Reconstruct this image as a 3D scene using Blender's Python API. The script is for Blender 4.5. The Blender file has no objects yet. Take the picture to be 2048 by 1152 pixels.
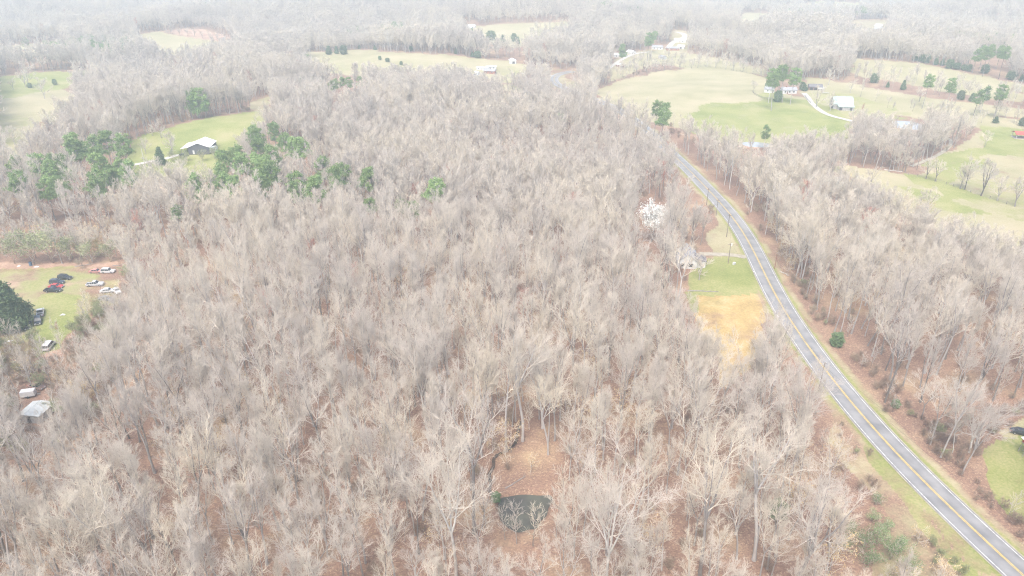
import bpy, math, random
import numpy as np
from mathutils import Matrix

# ------------------------------------------------------------------ camera, world, sun, exposure
S = bpy.context.scene
COL = S.collection
CAM_H, PITCH, HFOV = 107.0, 26.0, 72.0
cd = bpy.data.cameras.new('camera'); cam = bpy.data.objects.new('camera', cd); COL.objects.link(cam)
cam.location = (0, 0, CAM_H); cam.rotation_euler = (math.radians(90 - PITCH), 0, 0)
cd.sensor_width = 36; cd.angle = math.radians(HFOV); cd.clip_start = 1; cd.clip_end = 30000
S.camera = cam
SUN_EL, SUN_AZ = 58.0, 200.0          # high soft sun behind a thin overcast
W = bpy.data.worlds.new('World'); S.world = W; W.use_nodes = True
nt = W.node_tree; sky = nt.nodes.new('ShaderNodeTexSky'); sky.sky_type = 'NISHITA'; sky.sun_disc = False
sky.sun_elevation = math.radians(SUN_EL); sky.sun_rotation = math.radians(SUN_AZ)
sky.air_density = 1.0; sky.dust_density = 4.0; sky.ozone_density = 1.0
bg = nt.nodes['Background']; bg.inputs[1].default_value = 0.13
nt.links.new(sky.outputs[0], bg.inputs[0])
sd = bpy.data.lights.new('sun', 'SUN'); sun = bpy.data.objects.new('sun', sd); COL.objects.link(sun)
sd.energy = 1.5; sd.angle = math.radians(25); sd.color = (1.0, 0.95, 0.88)
sun.rotation_euler = (math.radians(90 - SUN_EL), 0, math.radians(180 - SUN_AZ))
S.view_settings.view_transform = 'Standard'; S.view_settings.look = 'None'; S.view_settings.gamma = 1
S.view_settings.exposure = 1.52
S.cycles.max_bounces = 5; S.cycles.diffuse_bounces = 3; S.cycles.glossy_bounces = 2
S.cycles.transparent_max_bounces = 8; S.cycles.volume_bounces = 2
S.render.film_transparent = False
S.cycles.use_denoising = True; S.cycles.denoising_prefilter = 'NONE'; S.cycles.use_adaptive_sampling = False; S.cycles.pixel_filter_type = 'BLACKMAN_HARRIS'; S.cycles.filter_width = 1.15
HAZE_DENSITY = 0.00053

# ------------------------------------------------------------------ picture geometry of the place
rng = np.random.default_rng(7); random.seed(7)
FPX = 1024 / math.tan(math.radians(HFOV / 2))
cp, sp = math.cos(math.radians(PITCH)), math.sin(math.radians(PITCH))
FW, UP, RT = np.array([0, cp, -sp]), np.array([0, sp, cp]), np.array([1.0, 0, 0])
def smooth(a, b, x):
    t = np.clip((x - a) / (b - a), 0, 1); return t * t * (3 - 2 * t)
def project(X, Y, Z):
    Z = Z - CAM_H
    d = np.maximum(Y * FW[1] + Z * FW[2], 1.0)
    return 1024 + FPX * X / d, 576 - FPX * (Y * UP[1] + Z * UP[2]) / d, d
def flat(px, py):
    d = FW * FPX + RT * (px - 1024) + UP * (576 - py); t = CAM_H / -d[2]; return d[0] * t, d[1] * t
BUMPS = []
for px, py, sx, sy, a in [(430, 262, 45, 40, 5), (760, 122, 150, 90, 9), (1400, 190, 110, 90, 7), (1040, 62, 170, 120, 12),
                          (350, 78, 120, 90, 10), (60, 230, 70, 60, -4), (900, 240, 140, 70, 6), (1860, 150, 140, 80, 8),
                          (1650, 20, 220, 150, 20), (250, 170, 90, 60, -6), (1560, 90, 160, 120, 14), (600, 40, 300, 160, 14),
                          (1300, 130, 60, 60, 6), (2000, 60, 240, 160, 18), (120, 40, 260, 160, 12)]:
    BUMPS.append((*flat(px, py), sx, sy, a))
POND = [flat(px, py) for px, py in [(990, 1008), (998, 986), (1018, 982), (1050, 978), (1080, 981), (1106, 978), (1112, 994), (1101, 1008), (1098, 1026), (1082, 1038), (1078, 1054), (1052, 1057), (1036, 1064), (1012, 1050), (1000, 1040)]]
def chaikin(P, n=2):
    P = np.array(P, float)
    for _ in range(n):
        Q = np.roll(P, -1, 0); P = np.stack([.8 * P + .2 * Q, .2 * P + .8 * Q], 1).reshape(-1, 2)
    return P
POND_W = chaikin(POND)
def inside(poly, X, Y):
    poly = np.asarray(poly, float); r = np.zeros(np.shape(X), bool); n = len(poly)
    for i in range(n):
        x0, y0 = poly[i]; x1, y1 = poly[i - 1]
        if y0 == y1: continue
        r ^= ((y0 > Y) != (y1 > Y)) & (X < (x1 - x0) * (Y - y0) / (y1 - y0) + x0)
    return r
def polydist(line, X, Y):
    best = np.full(np.shape(X), 1e9)
    for (ax, ay), (bx, by) in zip(line[:-1], line[1:]):
        dx, dy = bx - ax, by - ay; t = np.clip(((X - ax) * dx + (Y - ay) * dy) / (dx * dx + dy * dy + 1e-9), 0, 1)
        best = np.minimum(best, np.hypot(X - ax - t * dx, Y - ay - t * dy))
    return best
CREEK = [flat(px, py) for px, py in [(1044, 838), (1036, 858), (1030, 884), (1012, 898), (1000, 903), (988, 912), (986, 930), (978, 944), (981, 962), (978, 975), (990, 992)]]
def h(X, Y):
    X = np.asarray(X, float); Y = np.asarray(Y, float); r = np.hypot(X, Y)
    z = 0.5 * np.sin(X / 19 + .4) * np.cos(Y / 23) * smooth(60, 120, r) * (1 - smooth(10, 30, np.abs(X - 95)) * 0)
    w = smooth(240, 850, r)
    z = z + w * (6 * np.sin(X / 150 + 1.3) * np.cos(Y / 190 + .5) + 3.5 * np.sin(X / 83 - Y / 120 + 2))
    z = z + smooth(900, 1700, r) * (10 * np.sin(X / 240 + .7 + Y / 700) + 15 * np.cos(Y / 82 - X / 310 + 1.2 * np.sin(X / 420)) + 8 * np.sin(Y / 47 + X / 190)) + smooth(2200, 5200, r) * 60
    for cx, cy, sx, sy, a in BUMPS:
        z = z + a * np.exp(-((X - cx) / sx) ** 2 - ((Y - cy) / sy) ** 2)
    near = (np.abs(X - 3) < 40) & (Y > 80) & (Y < 240)
    if near.any():
        dp = np.full(X.shape, 99.0); dc = np.full(X.shape, 99.0)
        xs, ys = X[near], Y[near]
        d = polydist(list(POND_W) + [POND_W[0]], xs, ys); d[inside(POND_W, xs, ys)] *= -1
        dp[near] = d; dc[near] = polydist(CREEK, xs, ys)
        z = z - 2.2 * smooth(.5, -1.3, dp) - 0.9 * smooth(1.3, .3, dc) * (dp > 0)
    return z
def at(px, py, dz=0.0):
    """the point of the land (or dz above it) that stands at this place of the view"""
    d = FW * FPX + RT * (px - 1024) + UP * (576 - py); d = d / np.linalg.norm(d)
    t = np.concatenate([np.arange(60, 600, 1.0), np.arange(600, 6000, 3.0)])
    P = d[None] * t[:, None] + np.array([0, 0, CAM_H])
    g = P[:, 2] - h(P[:, 0], P[:, 1]) - dz
    i = np.argmax(g < 0)
    if g[i] >= 0: i = len(t) - 1
    if i == 0: i = 1
    a = g[i - 1] / (g[i - 1] - g[i] + 1e-9); p = P[i - 1] * (1 - a) + P[i] * a
    return np.array([p[0], p[1], float(h(p[0], p[1]))])

# ------------------------------------------------------------------ materials
def N(nt, t, **k):
    n = nt.nodes.new(t)
    for a, b in k.items(): setattr(n, a, b)
    return n
def mat(name, col, rough=0.85, var=0.0, scale=3.0, rnd=0.0, col2=None, metal=0.0, bump=0.0, spec=0.3, coat=0.0, dirt=None):
    m = bpy.data.materials.new(name); m.use_nodes = True; t = m.node_tree; b = t.nodes['Principled BSDF']
    b.inputs['Roughness'].default_value = rough; b.inputs['Metallic'].default_value = metal
    b.inputs['Specular IOR Level'].default_value = spec; b.inputs['Coat Weight'].default_value = coat
    c = N(t, 'ShaderNodeTexCoord'); no = N(t, 'ShaderNodeTexNoise'); no.inputs['Scale'].default_value = scale; no.inputs['Detail'].default_value = 5
    t.links.new(c.outputs['Object'], no.inputs['Vector'])
    mx = N(t, 'ShaderNodeMix', data_type='RGBA'); mx.inputs[6].default_value = (*col, 1)
    mx.inputs[7].default_value = (*(col2 or [v * (1 - var) for v in col]), 1)
    rp = N(t, 'ShaderNodeMapRange'); rp.inputs[1].default_value = .35; rp.inputs[2].default_value = .65
    t.links.new(no.outputs[0], rp.inputs[0]); t.links.new(rp.outputs[0], mx.inputs[0]); last = mx.outputs[2]
    if rnd:
        oi = N(t, 'ShaderNodeObjectInfo'); hs = N(t, 'ShaderNodeHueSaturation')
        mr = N(t, 'ShaderNodeMapRange'); mr.inputs[3].default_value = 1 - rnd; mr.inputs[4].default_value = 1 + rnd
        t.links.new(oi.outputs['Random'], mr.inputs[0]); t.links.new(mr.outputs[0], hs.inputs['Value']); t.links.new(last, hs.inputs['Color']); last = hs.outputs[0]
    t.links.new(last, b.inputs['Base Color'])
    if bump:
        bp = N(t, 'ShaderNodeBump'); bp.inputs['Strength'].default_value = bump; t.links.new(no.outputs[0], bp.inputs['Height']); t.links.new(bp.outputs[0], b.inputs['Normal'])
    return m
def ramp(t, stops):
    r = N(t, 'ShaderNodeValToRGB'); e = r.color_ramp.elements
    e[0].position, e[0].color = stops[0][0], (*stops[0][1], 1); e[1].position, e[1].color = stops[-1][0], (*stops[-1][1], 1)
    for p, c in stops[1:-1]:
        x = e.new(p); x.color = (*c, 1)
    return r
def bark_mat(name, stops, rough=.9):
    """bark and twigs: each tree gets its own tone, and neighbouring trees lean the same way"""
    m = bpy.data.materials.new(name); m.use_nodes = True; t = m.node_tree; b = t.nodes['Principled BSDF']; b.inputs['Roughness'].default_value = rough; b.inputs['Specular IOR Level'].default_value = .2
    oi = N(t, 'ShaderNodeObjectInfo'); no = N(t, 'ShaderNodeTexNoise'); no.inputs['Scale'].default_value = .011; no.inputs['Detail'].default_value = 3
    t.links.new(oi.outputs['Location'], no.inputs['Vector'])
    ma = N(t, 'ShaderNodeMath', operation='MULTIPLY_ADD'); ma.inputs[1].default_value = .55
    mb = N(t, 'ShaderNodeMath', operation='MULTIPLY_ADD'); mb.inputs[1].default_value = 1.3; mb.inputs[2].default_value = -.42
    t.links.new(no.outputs[0], mb.inputs[0]); t.links.new(oi.outputs['Random'], ma.inputs[0]); t.links.new(mb.outputs[0], ma.inputs[2])
    r = ramp(t, stops); t.links.new(ma.outputs[0], r.inputs[0])
    tc = N(t, 'ShaderNodeTexCoord'); n2 = N(t, 'ShaderNodeTexNoise'); n2.inputs['Scale'].default_value = .9; n2.inputs['Detail'].default_value = 4
    t.links.new(tc.outputs['Object'], n2.inputs['Vector'])
    hv = N(t, 'ShaderNodeHueSaturation'); mr = N(t, 'ShaderNodeMapRange'); mr.inputs[3].default_value = .7; mr.inputs[4].default_value = 1.3
    t.links.new(n2.outputs[0], mr.inputs[0]); t.links.new(mr.outputs[0], hv.inputs['Value']); t.links.new(r.outputs[0], hv.inputs['Color']); t.links.new(hv.outputs[0], b.inputs['Base Color'])
    return m
M = {}
M['bark'] = bark_mat('bark', [(0, (.11, .098, .09)), (.3, (.24, .222, .205)), (.65, (.38, .355, .335)), (1, (.53, .51, .485))])
M['twig'] = bark_mat('twig', [(0, (.42, .375, .335)), (.3, (.525, .47, .41)), (.6, (.59, .53, .445)), (.85, (.64, .57, .455)), (1, (.58, .56, .525))])
M['white_bark'] = mat('white_bark', (.56, .53, .48), .85, scale=.8, col2=(.36, .34, .31))
M['red_twig'] = mat('red_twig', (.50, .26, .20), .9, .3, 2, rnd=.15)
M['dry_leaf'] = mat('dry_leaf', (.62, .47, .25), .9, .35, 2, rnd=.2)
M['pine'] = mat('pine', (.23, .325, .115), .8, scale=.9, col2=(.155, .235, .09), rnd=.2)
M['cedar'] = mat('cedar', (.145, .21, .09), .85, scale=.9, col2=(.09, .14, .07), rnd=.25)
M['leaf'] = mat('leaf', (.19, .28, .115), .8, scale=1.2, col2=(.13, .19, .085), rnd=.25)
M['bud'] = mat('bud', (.30, .33, .17), .85, .35, 2, rnd=.2)
M['blossom'] = mat('blossom', (.74, .74, .70), .8, .1, 2)
M['brush'] = bark_mat('brush', [(0, (.22, .16, .13)), (.5, (.32, .25, .19)), (1, (.42, .36, .26))])
M['mud'] = mat('wet_mud', (.035, .03, .026), .5, .4, 1.2, col2=(.09, .065, .05))
M['straw'] = mat('straw', (.50, .42, .24), .9, .35, 1.5, rnd=.2)
M['asphalt'] = None
M['paint_white'] = mat('paint_white', (.70, .70, .68), .6, .3, 1.6, col2=(.38, .38, .38))
M['paint_yellow'] = mat('paint_yellow', (.66, .46, .10), .6, .3, 1.6, col2=(.42, .33, .15))
M['gravel'] = mat('gravel', (.55, .51, .46), .95, .3, .8)
M['track'] = mat('track', (.38, .34, .27), .95, .3, .6)
M['metal_roof'] = mat('metal_roof', (.80, .80, .80), .4, .08, .5)
M['green_roof'] = mat('green_roof', (.36, .50, .46), .5, .2, .4)
M['grey_roof'] = mat('grey_roof', (.33, .33, .35), .85, .3, 1.0)
M['dark_roof'] = mat('dark_roof', (.17, .16, .17), .85, .3, 1.0)
M['red_roof'] = mat('red_roof', (.46, .10, .08), .6, .25, .8)
M['white_wall'] = mat('white_wall', (.60, .60, .59), .7, .12, .6)
M['grey_wall'] = mat('grey_wall', (.10, .105, .12), .7, .15, .5)
M['weathered'] = mat('weathered', (.42, .41, .40), .9, .4, .8)
M['brown_wall'] = mat('brown_wall', (.26, .17, .14), .9, .4, .9)
M['brick'] = mat('brick', (.38, .17, .13), .9, .3, 3)
M['dark'] = mat('dark_opening', (.035, .035, .04), .8)
M['glass'] = mat('glass', (.045, .055, .065), .12, .2, .5, spec=.6)
M['tyre'] = mat('tyre', (.03, .03, .03), .9)
M['rim'] = mat('rim', (.45, .45, .46), .35, .2, 4, metal=.7)
M['chrome'] = mat('chrome', (.55, .55, .55), .3, metal=.8)
M['lamp_lens'] = mat('lamp_lens', (.75, .75, .72), .2)
M['tail_lens'] = mat('tail_lens', (.40, .03, .03), .3)
M['pole'] = mat('pole_wood', (.26, .21, .18), .9, .4, 3)
M['wire'] = mat('wire', (.06, .06, .06), .7)
M['pale_wire'] = mat('pale_wire', (.55, .55, .55), .4)
M['insulator'] = mat('insulator', (.62, .62, .60), .5)
M['fence'] = mat('fence_wood', (.30, .28, .26), .9, .4, 2)
M['tin'] = mat('tin', (.44, .46, .45), .5, .2, .9)
M['aqua_tin'] = mat('aqua_tin', (.48, .58, .56), .5, .3, .7)
M['rust'] = mat('rust', (.30, .14, .09), .9, .4, 2)
M['blue'] = mat('blue_plastic', (.10, .17, .25), .6, .2, 2)
M['red_paint'] = mat('red_paint', (.45, .06, .05), .5, .15, 2)
def paint(name, c): return mat(name, c, .3, .15, 1.5, coat=.4, spec=.5)
CARS = {k: paint('car_paint_' + k, c) for k, c in dict(black=(.03, .033, .04), navy=(.05, .065, .09), red=(.42, .05, .05), white=(.56, .56, .56), silver=(.48, .49, .50), grey=(.2, .21, .22), faded_red=(.48, .24, .22), rusty=(.30, .2, .17)).items()}

def ground_mat():
    m = bpy.data.materials.new('ground'); m.use_nodes = True; t = m.node_tree; b = t.nodes['Principled BSDF']
    b.inputs['Roughness'].default_value = .95; b.inputs['Specular IOR Level'].default_value = .1
    g = N(t, 'ShaderNodeNewGeometry'); L = t.links.new
    def noise(s, d=6, r=.6):
        n = N(t, 'ShaderNodeTexNoise'); n.inputs['Scale'].default_value = s; n.inputs['Detail'].default_value = d; n.inputs['Roughness'].default_value = r
        L(g.outputs['Position'], n.inputs['Vector']); return n.outputs[0]
    def mix(f, a, c):
        x = N(t, 'ShaderNodeMix', data_type='RGBA'); L(f, x.inputs[0]); L(a, x.inputs[6]); L(c, x.inputs[7]); return x.outputs[2]
    # leaf litter
    vo = N(t, 'ShaderNodeTexVoronoi'); vo.inputs['Scale'].default_value = 3.6; L(g.outputs['Position'], vo.inputs['Vector'])
    sep = N(t, 'ShaderNodeSeparateColor'); L(vo.outputs['Color'], sep.inputs[0])
    lit = ramp(t, [(0, (.12, .072, .052)), (.3, (.205, .122, .085)), (.65, (.26, .158, .108)), (.9, (.33, .215, .145)), (1, (.46, .35, .24))]); L(sep.outputs[0], lit.inputs[0])
    big = ramp(t, [(.36, (.175, .115, .09)), (.5, (.235, .158, .12)), (.58, (.30, .215, .15)), (.68, (.43, .33, .205))]); L(noise(.06), big.inputs[0])
    f0 = N(t, 'ShaderNodeValue'); f0.outputs[0].default_value = .5
    litter = mix(f0.outputs[0], lit.outputs[0], big.outputs[0])
    fine = noise(1.7)
    def grass(stops, sc): 
        r = ramp(t, stops); ad = N(t, 'ShaderNodeMath', operation='ADD'); 
        m1 = N(t, 'ShaderNodeMath', operation='MULTIPLY'); m1.inputs[1].default_value = .45; L(fine, m1.inputs[0])
        m2 = N(t, 'ShaderNodeMath', operation='MULTIPLY'); m2.inputs[1].default_value = .55; L(noise(sc), m2.inputs[0])
        L(m1.outputs[0], ad.inputs[0]); L(m2.outputs[0], ad.inputs[1]); L(ad.outputs[0], r.inputs[0]); return r.outputs[0]
    green = grass([(.36, (.145, .18, .05)), (.5, (.225, .24, .085)), (.62, (.31, .285, .14))], .05)
    tan = grass([(.36, (.24, .225, .12)), (.5, (.315, .285, .17)), (.62, (.37, .32, .21))], .035)
    orange = grass([(.38, (.28, .21, .10)), (.5, (.39, .28, .12)), (.62, (.43, .34, .19))], .12)
    dirt = grass([(.38, (.27, .17, .125)), (.5, (.36, .24, .175)), (.62, (.44, .32, .23))], .09)
    at_ = N(t, 'ShaderNodeAttribute'); at_.attribute_name = 'zone'; sc = N(t, 'ShaderNodeSeparateColor'); L(at_.outputs['Color'], sc.inputs[0])
    def edge(v):   # ragged edges where one cover meets the next
        a = N(t, 'ShaderNodeMath', operation='ADD'); n = N(t, 'ShaderNodeMath', operation='MULTIPLY_ADD'); n.inputs[1].default_value = 1.5; n.inputs[2].default_value = -.75
        L(noise(.10, 7, .65), n.inputs[0]); L(v, a.inputs[0]); L(n.outputs[0], a.inputs[1])
        mr = N(t, 'ShaderNodeMapRange', interpolation_type='SMOOTHSTEP'); mr.inputs[1].default_value = .28; mr.inputs[2].default_value = .78; L(a.outputs[0], mr.inputs[0]); return mr.outputs[0]
    c = mix(edge(at_.outputs['Alpha']), litter, dirt)
    c = mix(edge(sc.outputs[1]), c, tan); c = mix(edge(sc.outputs[0]), c, green); c = mix(edge(sc.outputs[2]), c, orange)
    L(c, b.inputs['Base Color'])
    bp = N(t, 'ShaderNodeBump'); bp.inputs['Strength'].default_value = .5; bp.inputs['Distance'].default_value = .25; L(fine, bp.inputs['Height']); L(bp.outputs[0], b.inputs['Normal'])
    return m
def asphalt_mat():
    m = bpy.data.materials.new('asphalt'); m.use_nodes = True; t = m.node_tree; b = t.nodes['Principled BSDF']; L = t.links.new
    b.inputs['Roughness'].default_value = .5
    uv = N(t, 'ShaderNodeUVMap'); sx = N(t, 'ShaderNodeSeparateXYZ'); L(uv.outputs[0], sx.inputs[0])
    g = N(t, 'ShaderNodeNewGeometry'); n = N(t, 'ShaderNodeTexNoise'); n.inputs['Scale'].default_value = .25; n.inputs['Detail'].default_value = 8; L(g.outputs['Position'], n.inputs['Vector'])
    # worn wheel paths lighter than the oily lane middles
    w = N(t, 'ShaderNodeMath', operation='MULTIPLY'); w.inputs[1].default_value = 4 * math.pi; L(sx.outputs[0], w.inputs[0])
    cs = N(t, 'ShaderNodeMath', operation='COSINE'); L(w.outputs[0], cs.inputs[0])
    s = N(t, 'ShaderNodeMath', operation='MULTIPLY_ADD'); s.inputs[1].default_value = -.09; L(cs.outputs[0], s.inputs[0]); L(n.outputs[0], s.inputs[2])
    r = ramp(t, [(.3, (.155, .155, .157)), (.5, (.205, .204, .204)), (.7, (.255, .253, .25))]); L(s.outputs[0], r.inputs[0]); L(r.outputs[0], b.inputs['Base Color'])
    return m
def water_mat(name, col, rough):
    m = bpy.data.materials.new(name); m.use_nodes = True; t = m.node_tree; b = t.nodes['Principled BSDF']; L = t.links.new
    b.inputs['Roughness'].default_value = rough; b.inputs['IOR'].default_value = 1.33
    g = N(t, 'ShaderNodeNewGeometry'); n = N(t, 'ShaderNodeTexNoise'); n.inputs['Scale'].default_value = .35; n.inputs['Detail'].default_value = 3; L(g.outputs['Position'], n.inputs['Vector'])
    r = ramp(t, [(.35, col[0]), (.65, col[1])]); L(n.outputs[0], r.inputs[0]); L(r.outputs[0], b.inputs['Base Color'])
    return m
M['asphalt'] = asphalt_mat(); M['ground'] = ground_mat()
M['pond'] = water_mat('pond_water', [(.07, .068, .06), (.10, .104, .083)], .06)
M['sky_toned_pond'] = water_mat('sky_toned_pond_water', [(.3, .3, .3), (.36, .36, .36)], .04)  # far ponds: pale base colour adds painted sky reflection to the water

# ------------------------------------------------------------------ mesh helpers
def np_mesh(name, V, faces, mats=None, fm=None, uv=None, smooth_=False):
    """faces: list of int arrays (n,k)"""
    me = bpy.data.meshes.new(name); V = np.asarray(V, np.float32)
    me.vertices.add(len(V)); me.vertices.foreach_set('co', V.ravel())
    idx = np.concatenate([f.ravel() for f in faces]).astype(np.int32)
    cnt = np.concatenate([np.full(len(f), f.shape[1]) for f in faces]).astype(np.int32)
    me.loops.add(len(idx)); me.loops.foreach_set('vertex_index', idx)
    st = np.concatenate([[0], np.cumsum(cnt)[:-1]]).astype(np.int32)
    me.polygons.add(len(cnt)); me.polygons.foreach_set('loop_start', st)
    if fm is not None: me.polygons.foreach_set('material_index', np.asarray(fm, np.int32))
    if smooth_: me.polygons.foreach_set('use_smooth', np.ones(len(cnt), bool))
    for m in mats or []: me.materials.append(m)
    if uv is not None:
        l = me.uv_layers.new(name='UVMap'); l.data.foreach_set('uv', np.asarray(uv, np.float32)[idx].ravel())
    me.update(calc_edges=True); me.validate()
    return me
def link(name, me, parent=None, loc=None):
    o = bpy.data.objects.new(name, me); COL.objects.link(o)
    if parent is not None: o.parent = parent
    if loc is not None: o.location = loc
    return o
def tag(o, label=None, cat=None, group=None, kind=None):
    if label: o['label'] = label
    if cat: o['category'] = cat
    if group: o['group'] = group
    if kind: o['kind'] = kind
    return o
def thing(name, label, cat, loc, rz=0, group=None, s=1.0):
    o = link(name, None, None, tuple(float(v) for v in loc)); o.rotation_euler = (0, 0, rz); o.scale = (s, s, s); o.empty_display_size = .1
    return tag(o, label, cat, group)
class MB:
    """collects boxes, prisms, tubes into one mesh"""
    def __init__(s): s.v, s.f = [], []
    def add(s, V, F):
        o = len(s.v); s.v += [tuple(map(float, p)) for p in V]; s.f += [tuple(i + o for i in f) for f in F]; return s
    def box(s, x0, x1, y0, y1, z0, z1, tx=0, ty=0):
        V = [(x0, y0, z0), (x1, y0, z0), (x1, y1, z0), (x0, y1, z0), (x0 + tx, y0 + ty, z1), (x1 - tx, y0 + ty, z1), (x1 - tx, y1 - ty, z1), (x0 + tx, y1 - ty, z1)]
        return s.add(V, [(3, 2, 1, 0), (4, 5, 6, 7), (0, 1, 5, 4), (1, 2, 6, 5), (2, 3, 7, 6), (3, 0, 4, 7)])
    def prism(s, prof, a, b, axis='y', inset=0):
        """profile (u,v) swept from a to b; axis y: u=x v=z; axis x: u=y v=z"""
        n = len(prof); f = (lambda u, v, w: (u, w, v)) if axis == 'y' else (lambda u, v, w: (w, u, v))
        V = [f(u, v, a) for u, v in prof] + [f(u, v, b) for u, v in prof]
        F = [tuple(range(n))[::-1], tuple(range(n, 2 * n))] + [(i, (i + 1) % n, n + (i + 1) % n, n + i) for i in range(n)]
        return s.add(V, F)
    def tube(s, a, b, r0, r1=None, k=7):
        a, b = np.array(a, float), np.array(b, float); r1 = r0 if r1 is None else r1
        t = (b - a) / np.linalg.norm(b - a); u = np.cross(t, [0, 0, 1.0]) if abs(t[2]) < .9 else np.cross(t, [1.0, 0, 0]); u /= np.linalg.norm(u); w = np.cross(t, u)
        an = [2 * math.pi * i / k for i in range(k)]
        V = [a + r0 * (u * math.cos(q) + w * math.sin(q)) for q in an] + [b + r1 * (u * math.cos(q) + w * math.sin(q)) for q in an]
        return s.add(V, [tuple(range(k)), tuple(range(k, 2 * k))[::-1]] + [(i, k + i, k + (i + 1) % k, (i + 1) % k) for i in range(k)])
    def build(s, name, m, parent=None, bevel=0, loc=None):
        me = bpy.data.meshes.new(name); me.from_pydata(s.v, [], s.f); me.materials.append(m)
        import bmesh
        bm = bmesh.new(); bm.from_mesh(me); bmesh.ops.recalc_face_normals(bm, faces=bm.faces)
        if bevel: bmesh.ops.bevel(bm, geom=bm.edges[:], offset=bevel, segments=2, affect='EDGES', clamp_overlap=True)
        bm.to_mesh(me); bm.free()
        return link(name, me, parent, loc)

def tubes(groups):
    """groups of polylines [(P (M,n,3), R (M,n), k)] -> V, F"""
    Vs, Fs, o = [], [], 0
    for P, R, k in groups:
        Mn, n = P.shape[:2]
        T = np.gradient(P, axis=1); T /= np.linalg.norm(T, axis=2, keepdims=True) + 1e-9
        ref = np.where(np.abs(T[..., 2:3]) > .9, np.array([1.0, 0, 0]), np.array([0, 0, 1.0]))
        U = np.cross(T, ref); U /= np.linalg.norm(U, axis=2, keepdims=True) + 1e-9; Wv = np.cross(T, U)
        an = np.arange(k) * 2 * np.pi / k
        V = P[:, :, None] + R[:, :, None, None] * (U[:, :, None] * np.cos(an)[:, None] + Wv[:, :, None] * np.sin(an)[:, None])
        ids = np.arange(Mn * n * k).reshape(Mn, n, k) + o
        a, b = ids[:, :-1], ids[:, 1:]
        Fs.append(np.stack([a, np.roll(a, -1, 2), np.roll(b, -1, 2), b], -1).reshape(-1, 4)); Vs.append(V.reshape(-1, 3)); o += Mn * n * k
    return np.concatenate(Vs), Fs

# ------------------------------------------------------------------ trees
def nrm(v): return v / (np.linalg.norm(v, axis=-1, keepdims=True) + 1e-9)
def grow(r, p, d, L, n, up, wig):
    """many polylines at once: p,d (M,3), L (M,)"""
    P = [p]
    for i in range(n):
        d = nrm(d + np.array([0, 0, up / n]) + r.normal(0, wig, d.shape)); p = p + d * (L / n)[:, None]; P.append(p)
    return np.stack(P, 1)
def shoot(r, P, R, per, t0, ang, lf, L):
    """children along polylines P (M,n,3): start points, directions, radii, lengths"""
    Mn, n = P.shape[:2]
    t = t0 + (1 - t0) * (np.arange(per)[None] + r.uniform(0, 1, (Mn, per))) / per
    f = t * (n - 1); i = np.minimum(f.astype(int), n - 2); q = (f - i)[..., None]; m = np.arange(Mn)[:, None]
    s = P[m, i] * (1 - q) + P[m, i + 1] * q; tg = nrm(P[m, i + 1] - P[m, i])
    rd = R[m, i] * (1 - q[..., 0]) + R[m, i + 1] * q[..., 0]
    az = (np.arange(per) * 2.4)[None] + r.uniform(0, 6.28, (Mn, 1)) + r.normal(0, .5, (Mn, per))
    ref = np.where(np.abs(tg[..., 2:3]) > .9, np.array([1.0, 0, 0]), np.array([0, 0, 1.0]))
    U = nrm(np.cross(tg, ref)); V = np.cross(tg, U); a = ang * r.uniform(.7, 1.3, (Mn, per))[..., None]
    d = tg * np.cos(a) + (U * np.cos(az)[..., None] + V * np.sin(az)[..., None]) * np.sin(a)
    ln = L[:, None] * lf * r.uniform(.6, 1.25, (Mn, per)) * (1.15 - .55 * t)
    return s.reshape(-1, 3), d.reshape(-1, 3), rd.ravel(), ln.ravel()
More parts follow.
